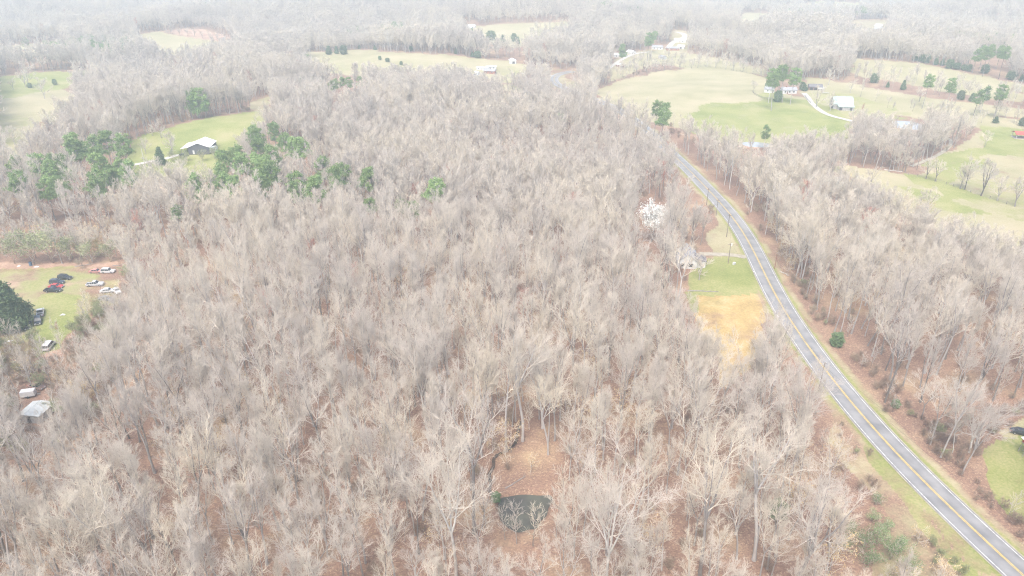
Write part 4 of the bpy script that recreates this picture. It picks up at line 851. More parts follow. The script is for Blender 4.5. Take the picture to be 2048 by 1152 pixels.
vehicle('pickup_truck', 'white pickup on the pale yard left of brick house', 'pickup', 'white', 950, 152, (962, 151))

# ------------------------------------------------------------------ poles, wires, fences, posts
def height_for(loc, py_top):
    lo, hi = 2.0, 16.0
    for _ in range(30):
        m = (lo + hi) / 2; _, y, _ = project(loc[0], loc[1], loc[2] + m)
        lo, hi = (lo, m) if y < py_top else (m, hi)
    return lo
def utility_pole(label, base, top_y, rz, transformer=False, mtl='pole', crossarm=True, hgt=None):
    loc = at(*base); H = hgt or height_for(loc, top_y); t = thing('utility_pole', label, 'pole', loc, rz, 'utility poles by the road')
    MB().tube((0, 0, -.5), (0, 0, H), .15, .10, 9).build('shaft', M[mtl], t)
    if crossarm:
        MB().box(-1.0, 1.0, -.07, .07, H - .75, H - .6).build('crossarm', M['pole'], t)
        for x in (-.9, .9): MB().tube((x, 0, H - .62), (x, 0, H - .38), .06, k=8).build('insulator', M['insulator'], t)
    if transformer: MB().tube((.38, 0, H - 1.4), (.38, 0, H - .5), .27, k=12).build('transformer', M['insulator'], t)
    return loc + np.array([0, 0, H - .4])
PT = []
PT.append(utility_pole('brown utility pole with pale transformer standing on the house lawn', (1456, 527), 485, .3, True))
PT.append(utility_pole('dark utility pole leaning out over the road above the house lawn', (1453, 474), 428, .3))
PT.append(utility_pole('dark utility pole left of road, second up from the transformer pole', (1432, 431), 398, .3))
PT.append(utility_pole('dark utility pole left of road, farthest one up the road', (1413, 410), 376, .3))
pr2 = utility_pole('reddish utility pole on the brown bank right of the road', (1549, 538), 509, .6, mtl='rust', crossarm=False)
pl_ = utility_pole('brown utility pole on left verge where trees reach the road', (1637, 782), 735, .7, hgt=9.0)
utility_pole('white painted pole on the green hill left of the barn', (289, 326), 296, .2, mtl='white_wall', crossarm=False)
def wire(label, a, b, sag, m='wire', rad_=.018, n=24):
    a, b = np.array(a, float), np.array(b, float); t = np.linspace(0, 1, n)[:, None]; P = a * (1 - t) + b * t; P[:, 2] -= (sag * 4 * t * (1 - t))[:, 0]
    V, F = tubes([(P[None], np.full((1, n), rad_), 4)]); return tag(link('power_line', np_mesh('power_line', V, F, [M[m]])), label, 'cable')
off = at(2085, 1180) ; off[2] += 9.0; d_ = (off - pl_); far_end = pl_ + d_ * 1.25
wire('dark power cable over the road, nearer the yellow centre line', pl_ + (-.9, 0, 0), far_end + (-.9, 0, 0), .7)
wire('dark power cable over the road, nearer the right edge line', pl_ + (.9, 0, 0), far_end + (.9, 0, 0), .7)
qa, qb = at(1800, 872, 6), at(2060, 1107, 6); wire('pale cable along the brown bank close to the road', qa, qb + (qb - qa) * .2, .5, 'pale_wire')
qa, qb = at(1822, 880, 6), at(2060, 1088, 6); wire('pale cable along the brown bank farther from the road', qa, qb + (qb - qa) * .2, .5, 'pale_wire')
for a, b, lb in ((0, 1, 'thin dark cable from the transformer pole up to next pole'), (1, 2, 'thin dark cable between second and third poles up the road'), (2, 3, 'thin dark cable between the two farthest poles')):
    wire(lb, PT[a], PT[b], .5)
wire('thin dark cable from the transformer pole across road to reddish pole', PT[0], pr2, .5); wire('thin dark cable from transformer pole down to verge pole', PT[0], pl_, 1.2)
def fence(name, label, pts, step, hgt, wood=True):
    P = spline([at(*p)[:2] for p in pts], step)[::1]; t = thing(name, label, 'fence', (P[0][0], P[0][1], h(*P[0])))
    o = np.array(t.location); Q = np.column_stack([P, h(P[:, 0], P[:, 1])]) - o
    for q in Q[:90]: MB().box(q[0] - .07, q[0] + .07, q[1] - .07, q[1] + .07, q[2] - .2, q[2] + hgt).build('post', M['fence'], t)
    for z in ((.35, .75, 1.1) if wood else (.5, 1.05)):
        V, F = tubes([((Q + (0, 0, z * hgt / 1.25))[None], np.full((1, len(Q)), .06 if wood else .02), 4)]); link('rail' if wood else 'fence_wire', np_mesh('rail', V, F, [M['fence']]), t)
fence('rail_fence', 'grey wooden rail fence curving round the white cottage yard', [(1505, 184), (1510, 190), (1522, 195), (1535, 198), (1546, 199)], 2.6, 1.4)
fence('gate_fence', 'short grey rail fence beside the top of the farm lane', [(1609, 192), (1614, 199), (1621, 207)], 2.4, 1.4)
fence('wire_fence', 'wire fence on posts along the tree row at the right', [(1800, 346), (1850, 358), (1892, 369), (1920, 378), (1962, 392), (1996, 403), (2030, 414), (2070, 428)], 4.0, 1.4, False)
fence('field_fence', 'wire fence along the upper edge of the big yellow field', [(1185, 183), (1250, 158), (1330, 141), (1420, 134), (1500, 148), (1530, 156)], 6.0, 1.5, False)
for q, lb in (((1468, 529), 'white meter box standing at foot of the transformer pole'),):
    p = at(*q); t = thing('meter_box', lb, 'box', p, .4); MB().box(-.5, .5, -.35, .35, -.1, .9).build('cabinet', M['white_wall'], t, .04); MB().box(-.45, .45, -.38, -.34, .1, .8).build('door', M['tin'], t)
p = at(1507, 549); t = thing('mailbox', 'white mailbox on a post at the left road edge', 'mailbox', p, .5)
MB().box(-.05, .05, -.05, .05, -.2, 1.0).build('post', M['fence'], t); MB().prism([(-.14, 1.0), (.14, 1.0), (.14, 1.18), (.07, 1.28), (-.07, 1.28), (-.14, 1.18)], -.3, .3).build('box', M['white_wall'], t)
# odd things lying about
def barrel(label, q, m, s=1):
    t = thing('barrel', label, 'barrel', at(*q), 0, None, s); MB().tube((0, 0, 0), (0, 0, .95), .32, .32, 14).build('drum', M[m], t)
    for z in (.3, .62): MB().tube((0, 0, z), (0, 0, z + .04), .335, .335, 14).build('hoop', M[m], t)
    MB().tube((0, 0, .95), (0, 0, .97), .3, .3, 14).build('lid', M['dark'], t)
barrel('blue barrel standing at far edge of the yard by brush', (62, 531), 'blue', 1.6)
for i, (q, lb) in enumerate([((38, 532), 'crumpled white sheet at the far edge of the yard, left of the blue barrel'), ((72, 534), 'crumpled white sheet just right of the blue barrel'), ((126, 630), 'crumpled white sheet lying in the yard grass by the wood'),
                             ((20, 682), 'crumpled white sheet below the cedar at the left edge'), ((228, 630), 'small white sheet caught in the trees right of the yard'), ((268, 548), 'white sheet in trees right of the parked white car'), ((1402, 414), 'white sheet lying at foot of the farthest poles')]):
    r = np.random.default_rng(400 + i); n = 9; a = np.linspace(0, 6.283, n, endpoint=False); V = [(0, 0, .35)] + [(math.cos(q_) * r.uniform(.5, 1.2), math.sin(q_) * r.uniform(.4, .8), r.uniform(-.05, .3)) for q_ in a]
    V += [(x, y, z - .12) for x, y, z in V]; F = [(0, 1 + k, 1 + (k + 1) % n) for k in range(n)] + [(n + 1, n + 2 + (k + 1) % n, n + 2 + k) for k in range(n)] + [(1 + k, n + 2 + k, n + 2 + (k + 1) % n, 1 + (k + 1) % n) for k in range(n)]
    tag(MB().add(V, F).build('scrap_sheet', M['white_wall'], None, loc=tuple(at(*q))), lb, 'scrap', 'white scraps about the yard')
def log(label, a, b, r_, m='white_bark', lift=.1):
    A_, B_ = at(*a), at(*b); A_[2] += lift; B_[2] += lift; n = 8; t = np.linspace(0, 1, n)[:, None]; P = A_ * (1 - t) + B_ * t; P[:, 2] = h(P[:, 0], P[:, 1]) + lift; P[1:-1, :2] += rng.normal(0, .12, (n - 2, 2))
    g = [(P[None], np.linspace(r_, r_ * .4, n)[None], 7)]; d = nrm(B_ - A_)
    s = P[[3, 4, 5, 6]]; dr = nrm(d[None] + rng.normal(0, .6, (4, 3)) * (1, 1, .5) + (0, 0, .25)); Q = grow(rng, s, dr, np.full(4, np.linalg.norm(B_ - A_) * .22), 3, .2, .1); g.append((Q, np.linspace(.07, .02, 4)[None] * np.ones((4, 1)), 5))
    V, F = tubes(g); tag(link('fallen_log', np_mesh('fallen_log', V, F, [M[m]])), label, 'log', 'fallen logs')
log('brown fallen log across the leaf litter just above the pond', (1010, 978), (1052, 952), .17, 'bark')
log('grey fallen log lying on leaves beside trees at right', (1912, 778), (1935, 773), .14)
log('pale fallen stick on bare ground left of the black car', (2008, 852), (2026, 851), .12)
log('grey log dragged to the end of the tree row in the field', (1768, 340), (1806, 344), .3)
log('brown brush log at far edge of the yard, right of barrel', (150, 534), (185, 528), .2, 'bark')
log('brown brush log at the yard edge, below the orange sapling', (225, 532), (245, 530), .2, 'bark')
log('dark log lying between green lawn and orange sedge', (1375, 582), (1437, 584), .3, 'bark')
log('grey fallen limb on brown bank right of the road', (1560, 543), (1578, 552), .2)

# ------------------------------------------------------------------ evergreens, each placed by the middle of its crown in the view
PINES = [(pine_meshes('pine_tree', 300 + i, H=H, crown=c, rad=rd, clumps=n, per=per), H) for i, (H, c, rd, n, per) in enumerate([(19, .40, 2.7, 36, 76), (21, .36, 3.0, 38, 76), (17, .5, 2.7, 34, 76), (20, .45, 3.1, 42, 76)])]
def pine_at(px, py, label, group, s=1.0, form=None, name='pine_tree', cat='pine'):
    k = rng.integers(len(PINES)) if form is None else form; me, H = PINES[k]; p = at(px, py, H * .80 * s)
    return plant(name, me, label, cat, p, group, s)
def rows(pts):
    """front-to-back rows so that every tree of a clump can be named by its place in it"""
    return sorted(pts, key=lambda p: p[0])
ORD = ['leftmost', 'second', 'third', 'fourth', 'fifth', 'sixth', 'seventh', 'eighth', 'ninth', 'tenth', 'eleventh', 'twelfth', 'thirteenth', 'fourteenth', 'fifteenth', 'sixteenth', 'seventeenth', 'eighteenth', 'nineteenth', 'twentieth']
def nth(i, n): return 'leftmost' if i == 0 else 'rightmost' if i == n - 1 else ORD[i] + ' from left'
def clump(pts, desc, group, s=(.85, 1.1)):
    for i, q in enumerate(rows(pts)): pine_at(q[0], q[1], f'{desc}, {nth(i, len(pts))}', group, 1.2 * rng.uniform(*s))
for c_args in CLUMPS: clump(*c_args)
pine_at(350, 430, 'lone small green pine in the wood left of the centre', 'small pines in the wood', .7)
plant('pine_tree', pine_meshes('broad_pine', 311, H=15, crown=.82, rad=5.2, clumps=96, per=110), 'big broad pine on the crest behind the barn field', 'pine', at(398, 236), None, 1.25)
pine_at(603, 159, 'single distant pine above the wood left of centre', 'distant small pines', .75)
pine_at(1533, 262, 'lone round pine in front of the big yellow field', None, .85, 2)
pine_at(612, 118, 'lone pine at the left end of the long pale field', None, .8)
pine_at(1128, 236, 'yellow green pine in the wood left of the road', None, .7)
CED = [(cone_meshes('cedar_tree', 320 + i, H=8, rad=2.3 + .2 * i, n=300, per=12, round_=i > 1), 8) for i in range(4)]
ROUND = (cone_meshes('round_evergreen', 330, H=8, rad=2.8, n=340, per=12, round_=True, leafm='cedar'), 8)
HOLLY = (cone_meshes('holly', 331, H=4.2, rad=1.7, n=260, per=14, round_=True, leafm='cedar', size=.14), 4.2)
GIANT = (cone_meshes('cedar_giant', 325, H=15, rad=6.4, n=1500, per=22, size=.26), 15)
t = plant('cedar_tree', GIANT[0], 'big broad dark cedar with parked cars under it at left edge', 'cedar', at(22, 655), None, 1.0, .6)
def ced(px, py, label, group=None, s=1.0, m=None, name='cedar_tree', cat='cedar'):
    me = (m or CED[rng.integers(len(CED))])[0]; v = 1 if m else rng.uniform(.65, 1.15); t = plant(name, me, label, cat, at(px + (0 if m else rng.uniform(-5, 5)), py), group, s * v)
    if not m: w = rng.uniform(.95, 1.5); t.scale = (s * v * w, s * v * w, s * v)
    return t
ced(323, 330, 'dark cedar beside the pale driveway left of the barn', None, 1.2, CED[0])
ced(1555, 204, 'round blue green evergreen in front of the farmhouse', None, 1.0, ROUND, 'round_evergreen', 'evergreen')
ced(1533, 181, 'dark cedar left of the white farm cottage', None, .9); ced(1612, 182, 'dark broad cedar between farmhouse and brown shed', None, 1.0); ced(1600, 180, 'dark cedar behind the right end of the farmhouse', None, .9)
for i, (x, y) in enumerate([(663, 109), (678, 108), (683, 109)]): ced(x, y, f'dark cedar on the skyline of the pale field, {nth(i, 3)}', 'cedars on the pale field skyline', .95)
for i, (x, y) in enumerate([(756, 120), (775, 124), (803, 130)]): ced(x, y, f'low dark cedar out in the long pale field, {nth(i, 3)}', 'cedars in the pale field', .6)
for i, (x, y) in enumerate([(722, 98), (749, 100), (818, 102), (912, 108), (944, 114), (952, 116)]): ced(x, y, f'cedar in front of trees behind the pale field, {nth(i, 6)}', 'cedars behind the pale field', .85)
for i, (x, y) in enumerate([(862, 60), (905, 62), (925, 67), (942, 72), (962, 72), (968, 78), (985, 80), (1003, 84), (1026, 84), (1034, 88)]): ced(x, y, f'cedar in the dark line below the high pale field, {nth(i, 10)}', 'cedar line below the high field', 1.1)
for i, (x, y) in enumerate([(1829, 122), (1838, 123), (1852, 126), (1872, 130), (1880, 131), (1897, 137), (1912, 139), (1928, 141), (1942, 143), (1964, 147), (2022, 160), (2042, 163)]): ced(x, y, f'cedar along the top of the far right field, {nth(i, 12)}', 'cedars along the far right field', .85)
for i, (x, y) in enumerate([(1683, 120), (1747, 166), (1776, 175), (1802, 180), (1920, 200), (1938, 203)]): ced(x, y, f'dark cedar in the belt of trees right of the farm, {nth(i, 6)}', 'cedars in the farm belt', .85)
for i, (x, y) in enumerate([(61, 176), (109, 170), (1985, 246), (2040, 252), (1758, 251)]): ced(x, y, ['dark bushy cedar by the left field corner, left one', 'dark bushy cedar by the left field corner, right one', 'dark cedar bush on grass left of the red pavilion', 'dark cedar bush behind the red pavilion', 'dark cedar bush beside the bright farm pond'][i], None, .6)
for q, lb, s_ in (((1672, 692), 'rounded green holly at the edge of wood right of the road', 1.0), ((1790, 815), 'small green evergreen bush under trees on the right bank', .55), ((1553, 1035), 'green cedar bush under the big bare trees left of the road', 1.0), ((992, 1003), 'small yellow green bush on the left bank of the pond', .55), ((800, 402), 'dark small evergreen among bare trees below the pines', .8), ((1110, 233), 'small green holly in the wood by the road bend', .8)):
    ced(q[0], q[1], lb, None, s_, HOLLY, 'holly_bush', 'bush')

# ------------------------------------------------------------------ single trees in the open and other trees that stand out
def up_tree(px, py, hpx, label, cat='tree', form=None, name='bare_tree', group=None, wide=1.0, sz=None):
    p = at(px, py); _, _, d = project(p[0], p[1], p[2]); ang_ = math.asin((CAM_H - p[2]) / np.linalg.norm(p - (0, 0, CAM_H)))
    Hm = hpx * d / FPX / math.cos(ang_) ; me, H0 = form or OPENGROWN[rng.integers(3)]; s = Hm / H0
    t = plant(name, me, label, cat, p, group, s); t.scale = (s * wide, s * wide, s); return t
FR = 'bare trees along the wire fence'
for i, (x, y, hp_) in enumerate([(1810, 345, 34), (1852, 358, 42), (1870, 363, 46), (1920, 377, 44), (1929, 379, 60), (1962, 392, 76), (1994, 402, 48), (2029, 413, 66)]):
    up_tree(x, y, hp_, f'bare spreading tree in the row along the wire fence at right, {nth(i, 8)}', group=FR)
up_tree(1786, 340, 46, 'pale barked bare tree at end of the grey log in the field', form=SPREADING[0])
for x, y, hp_, lb in [(1837, 421, 36, 'thin bare tree in the tan field, left of a near pair'), (1853, 425, 48, 'taller bare tree in the tan field, right of a near pair'), (1969, 293, 30, 'small reddish bare tree on grass left of the red pavilion'), (1740, 372, 40, 'thin bare tree standing at the lower edge of tan field'),
                      (323, 276, 34, 'bare tree on upper part of the green barn field'), (292, 308, 30, 'bare tree at the left edge of the barn field beside white pole'), (305, 272, 22, 'small bare tree at the crest of the barn field'), (345, 311, 44, 'tall thin bare tree standing by the barn driveway'),
                      (90, 198, 40, 'dark bare tree in left field with brush round its foot'), (52, 175, 38, 'bare tree on the green strip at upper left, right of a pair'), (27, 179, 22, 'small bare tree on the green strip at upper left'), (58, 172, 44, 'bare tree beside the bushy cedar at the left field corner'),
                      (1398, 560, 48, 'bare lawn tree in front of the white house by the road'), (842, 144, 14, 'small bare tree in front edge of the long pale field'), (970, 118, 22, 'bare tree at the back of the brick house yard'), (1057, 142, 18, 'bare tree on the lawn beyond the brick house'),
                      (1660, 222, 34, 'thin bare tree between the farm lane and gambrel barn'), (1632, 215, 40, 'bare tree on grass just above the farm lane bend'), (1657, 170, 32, 'leaning bare tree on strip behind the brown shed'), (1700, 186, 26, 'dark bare tree at hedge end above the gambrel barn'),
                      (1838, 204, 30, 'bare tree on pale strip right of the farm'), (1507, 183, 22, 'pinkish bare tree left of the white cottage'), (1590, 182, 24, 'pinkish bare tree right of the white cottage'),
                      (30, 290, 36, 'bare tree at the bottom of the left field'), (60, 285, 30, 'bare tree in lower left field, right one of two'), (2010, 236, 30, 'bare tree in hedge above the red pavilion lawn'), (1990, 232, 34, 'leaning bare tree in hedge left of the red pavilion')]:
    up_tree(x, y, hp_, lb)
for i in range(15):
    x = 1275 + i * 17.5 + rng.uniform(-4, 4); y = np.interp(x, [1270, 1330, 1420, 1480, 1530], [148, 141, 134, 143, 153]); up_tree(x, y, rng.uniform(17, 29), f'small bare hedge tree along top of the big yellow field, {nth(i, 15)}', group='hedge trees above the yellow field')
for i in range(9):
    x = 345 + i * 15; up_tree(x, np.interp(x, [330, 470], [66, 84]), rng.uniform(12, 17), f'tiny bare tree in the line above the upper left field, {nth(i, 9)}', group='tree line above the upper left field')
for i, (x, y, hp_) in enumerate([(158, 192, 44), (365, 244, 36), (186, 165, 26)]): up_tree(x, y, hp_, ['white barked snag at right corner of the left field', 'white barked snag on the crest behind the barn field', 'white barked trunk in the far left wood'][i], form=SPREADING[2], wide=.5)
# big trees near the road and pond
up_tree(1938, 905, 112, 'big white spreading tree on brown bank between road and lawn', form=SPREADING[0], name='spreading_tree', wide=1.15)
up_tree(1905, 905, 90, 'smaller pale tree left beside the big white spreading tree', form=SPREADING[2], name='spreading_tree')
up_tree(1842, 838, 80, 'grey bare tree on bank above the big white spreading tree', form=FORMS[8][0] and (FORMS[8][0], FORMS[8][1]), name='spreading_tree', wide=1.2)
up_tree(1206, 1205, 225, 'huge white limbed tree right of the pond', form=SPREADING[1], name='spreading_tree', wide=.9)
up_tree(912, 1158, 240, 'tall white forked tree left of the pond', form=SPREADING[2], name='spreading_tree', wide=1.0)
up_tree(948, 1068, 240, 'slender pale tree behind the forked tree left of the pond', form=(FORMS[4][0], FORMS[4][1]), name='spreading_tree')
up_tree(858, 880, 190, 'white branched tree standing out of the middle wood', form=SPREADING[2], name='spreading_tree', wide=1.0)
up_tree(1045, 882, 215, 'dark trunked tall tree beside the creek above the pond', form=(FORMS[7][0], FORMS[7][1]), name='spreading_tree')
up_tree(1012, 905, 200, 'tall bare tree on left side of the creek above the pond', form=(FORMS[9][0], FORMS[9][1]), name='spreading_tree')
up_tree(1508, 1120, 235, 'tall upright bare tree in front, left of the road', form=(FORMS[7][0], FORMS[7][1]), name='spreading_tree', wide=1.1)
up_tree(1585, 1190, 215, 'wide bare tree at bottom right beside the green shrubs', form=(FORMS[10][0], FORMS[10][1]), name='spreading_tree', wide=1.05)
up_tree(1400, 1150, 235, 'pale upright tall tree at the bottom, right of pond', form=(FORMS[1][0], FORMS[1][1]), name='spreading_tree')
up_tree(1592, 925, 170, 'round crowned bare tree close to the left road verge', form=(FORMS[5][0], FORMS[5][1]), name='spreading_tree', wide=1.2)
up_tree(1494, 850, 150, 'bare tree standing in front of the orange sedge patch', form=(FORMS[8][0], FORMS[8][1]), name='spreading_tree', wide=1.15)
up_tree(250, 1165, 215, 'pale many branched tree at the bottom edge, left', form=SPREADING[2], name='spreading_tree', wide=1.1)
up_tree(1595, 545, 120, 'white limbed tree reaching over the right road edge', form=SPREADING[0], name='spreading_tree', wide=.9)
for i, (x, y, hp_) in enumerate(sorted([(985, 905, 62), (1022, 905, 58), (1178, 945, 52), (925, 905, 60), (1240, 840, 62), (1178, 860, 58), (1000, 815, 56), (950, 840, 54), (1092, 808, 52), (1298, 1105, 60), (1062, 945, 34), (1130, 830, 50), (880, 1105, 60), (1270, 800, 50)])):
    up_tree(x, y, hp_, f'young beech holding pale yellow leaves in the wood near the pond, {nth(i, 14)}', form=BEECH[i % 2], name='young_beech', group='young beeches about the pond')
for i, (x, y, hp_) in enumerate(sorted([(1034, 1088, 72), (1066, 1092, 80), (1010, 1080, 62), (1112, 1075, 84), (972, 1056, 74), (1128, 1010, 80)])):
    up_tree(x, y, hp_, f'slender young bare tree round the pond bank, {nth(i, 6)}', form=SAPLING[i % 3], name='slender_tree', group='slender trees at the pond')
# blossom and reddish trees
bl = tree_meshes('blossom_tree', dict(seed=99, H=11, clear=.2, spread=4.4, leaders=3, limbs=13, up=.5, per2=6, per3=5, r0=.2, twig=.02), 'bark', 'twig', ('blossom', 11, .5, .18))
plant('blossom_tree', bl, 'white blossoming tree among bare trees left of the road', 'blossom tree', at(1303, 484), None, 1.3)
rd1 = tree_meshes('red_budded_tree', dict(spec[3], seed=98, r0=.2, per2=6, per3=6, per4=3, twig=.02), 'bark', 'red_twig', ('red_twig', 2, .2, .06))
for x, y, hp_, lb in [(1006, 560, 70, 'reddish budded tree in the middle of the wood'), (285, 500, 70, 'reddish budded tree right of the brushy yard edge'), (118, 672, 26, 'small red budded sapling at bottom of the car yard'), (590, 398, 46, 'reddish tree among pines, right of the barn'), (655, 398, 40, 'small reddish tree in front of pines, right one'),
                      (1722, 232, 22, 'small red budded tree right of the gambrel barn'), (1003, 270, 30, 'faint red tree in the wood beyond the middle'), (1170, 280, 30, 'faint red tree in the wood left of the road bend')]:
    up_tree(x, y, hp_, lb, form=(rd1, 18), name='red_budded_tree')
or1 = tree_meshes('orange_sapling', dict(seed=97, H=7, clear=.1, spread=3.2, leaders=3, limbs=12, up=.3, per2=5, per3=4, r0=.08, twig=.016), 'bark', 'dry_leaf', ('dry_leaf', 6, .25, .12))
for x, y, hp_, lb in [(198, 512, 32, 'orange leaved small tree at the back of the car yard'), (175, 815, 46, 'orange leaved sapling right of the pale shed'), (1265, 250, 18, 'orange leaved sapling at the road bend')]:
    up_tree(x, y, hp_, lb, form=(or1, 7), name='orange_sapling', cat='sapling')
bd = [(tree_meshes('budding_shrub', dict(seed=340 + i, H=5, clear=.05, spread=3.0, leaders=4, limbs=14, up=.5, per2=5, per3=4, r0=.07, twig=.014), 'brush', 'twig', ('bud', 6, .28, .10)), 5) for i in range(2)]
for i, (x, y, hp_) in enumerate([(30, 528, 46), (70, 528, 55), (105, 526, 58), (140, 525, 44), (180, 527, 36), (222, 524, 34), (345, 322, 18), (375, 322, 16), (405, 322, 18), (430, 318, 20), (365, 330, 16)]):
    up_tree(x, y, hp_, (f'yellow green budding shrub along the far edge of car yard, {nth(i, 6)}' if i < 6 else f'yellow green budding shrub in front of the pole barn, {["leftmost", "second", "third", "rightmost", "lowest"][i - 6]}'), form=bd[i % 2], name='budding_shrub', cat='shrub', group='budding shrubs')
gs = [(tree_meshes('green_shrub', dict(seed=350 + i, H=3.2, clear=.05, spread=2.4, leaders=4, limbs=14, up=.4, per2=5, per3=4, r0=.05, twig=.012), 'brush', 'twig', ('leaf', 5, .28, .075)), 3.2) for i in range(2)]
for i, (x, y, s_) in enumerate(sorted([(1745, 1045, .8), (1700, 1075, 1.0), (1728, 1100, 1.25), (1755, 1085, 1.1), (1780, 1120, 1.3), (1800, 1105, 1.0), (1770, 1065, .9), (1735, 1135, 1.2), (1820, 1145, 1.1), (1752, 1010, .8), (1690, 1100, .8)])):
    plant('green_shrub', gs[i % 2][0], f'fresh green shrub in the thicket left of road at bottom, {nth(i, 11)}', 'shrub', at(x, y), 'green shrubs by the road', s_ * .9)

# ------------------------------------------------------------------ the nearer wood, tree by tree
sapl_sites = []
ct = np.arange(len(own)); ox, oy = cx[own], cy[own]; bx_, by_ = px[own], py[own]
zone_n = np.where(bx_ > np.interp(by_, ROAD_V[:, 1], ROAD_V[:, 0]), 3, np.where(bx_ > 1140, 2, np.where(bx_ > 930, 1, 0)))
ZN = ['left of the pond', 'straight above or below the pond', 'between pond and road', 'right of the road']
RN = ['front', 'second', 'third', 'fourth', 'fifth', 'sixth', 'seventh', 'eighth', 'ninth', 'tenth', 'eleventh', 'twelfth']
LAB = {}
for z in range(4):
    s = own[np.where(zone_n == z)[0]]; s = s[np.argsort(-py[s])]; per = 14
    for k in range(0, len(s), per):
        row = s[k:k + per]; row = row[np.argsort(cx[row])]
        for i, j in enumerate(row):
            size = 'tall' if HT[j] > .98 else 'short' if HT[j] < .84 else 'medium'
            LAB[j] = f'{size} bare tree {ZN[z]}, {RN[min(k // per, 11)]} row from bottom, {nth(i, len(row)) if len(row) > 1 else "alone"}'
fi = rng.permutation(np.arange(len(own)) % len(FORMS))
for j, f in zip(own, fi):
    me, H0 = FORMS[f]; s = HT[j] * 21 / H0 * rng.uniform(.95, 1.08)
    t = plant('bare_tree', me, LAB[j], 'tree', (X[j], Y[j], Z[j]), 'bare trees of the nearer wood', s, None, (rng.normal(0, .035), rng.normal(0, .035))); w = rng.uniform(.84, 1.1); t.scale = (s * w, s * w, s)

# ------------------------------------------------------------------ the rest of the wood: one mass
def scatter(name, P, rot, scl, idx):
    me = bpy.data.meshes.new(name); me.vertices.add(len(P)); me.vertices.foreach_set('co', np.asarray(P, np.float32).ravel())
    for nm, ty, key, v in (('idx', 'INT', 'value', np.asarray(idx, np.int32)), ('rot', 'FLOAT_VECTOR', 'vector', np.asarray(rot, np.float32).ravel()), ('scl', 'FLOAT_VECTOR', 'vector', np.asarray(scl, np.float32).ravel())):
        a = me.attributes.new(nm, ty, 'POINT'); a.data.foreach_set(key, v)
    o = link(name, me); g = bpy.data.node_groups.new(name, 'GeometryNodeTree'); g.interface.new_socket('Geometry', in_out='INPUT', socket_type='NodeSocketGeometry'); g.interface.new_socket('Geometry', in_out='OUTPUT', socket_type='NodeSocketGeometry')
    i, ou, ip, ci = N(g, 'NodeGroupInput'), N(g, 'NodeGroupOutput'), N(g, 'GeometryNodeInstanceOnPoints'), N(g, 'GeometryNodeCollectionInfo')
    ci.inputs[0].default_value = WOOD; ci.inputs['Separate Children'].default_value = True; ci.inputs['Reset Children'].default_value = True; ip.inputs['Pick Instance'].default_value = True
    def attr(nm, ty): n = N(g, 'GeometryNodeInputNamedAttribute', data_type=ty); n.inputs['Name'].default_value = nm; return n.outputs['Attribute']
    L = g.links.new; L(i.outputs[0], ip.inputs['Points']); L(ci.outputs[0], ip.inputs['Instance']); L(attr('idx', 'INT'), ip.inputs['Instance Index'])
    er = N(g, 'FunctionNodeEulerToRotation'); L(attr('rot', 'FLOAT_VECTOR'), er.inputs[0]); L(er.outputs[0], ip.inputs['Rotation']); L(attr('scl', 'FLOAT_VECTOR'), ip.inputs['Scale']); L(ip.outputs[0], ou.inputs[0])
    md = o.modifiers.new('scatter', 'NODES'); md.node_group = g; return tag(o, kind='stuff')
n = len(rest); rr = R_SITE[rest]; u = rng.uniform(0, 1, n); fm = np.zeros(n, int)
pick = lambda L_, k: np.array(L_)[rng.integers(0, len(L_), k)]
a = rr < 260; b_ = (rr >= 260) & (rr < 560); c_ = rr >= 560
fm[a] = pick(W_NEAR, a.sum()); fm[b_] = pick(W_MID, b_.sum()); fm[c_] = pick(W_FAR, c_.sum())
fm[(u < .012) & (rr > 150)] = W_RED[0]
teal = inside([(1700, -60), (2200, -60), (2200, 12), (1900, 10), (1800, -5)], px[rest], py[rest]) | (inside([(1180, 0), (1290, 8), (1310, 30), (1230, 22)], px[rest], py[rest]))
conif = (teal & (u < .9)) | ((rr > 700) & (np.sin(X[rest] / 97 + 3) * np.sin(Y[rest] / 61 + X[rest] / 300) > .80) & (u < .5))
fm[conif] = pick(W_PINE, conif.sum())
base_s = HT[rest]; wd = rng.uniform(.82, 1.12, n)
tilt = rng.normal(0, .03, (n, 2)); rot = np.column_stack([tilt, rng.uniform(0, 6.28, n)]); scl = np.column_stack([base_s * wd, base_s * wd, base_s])
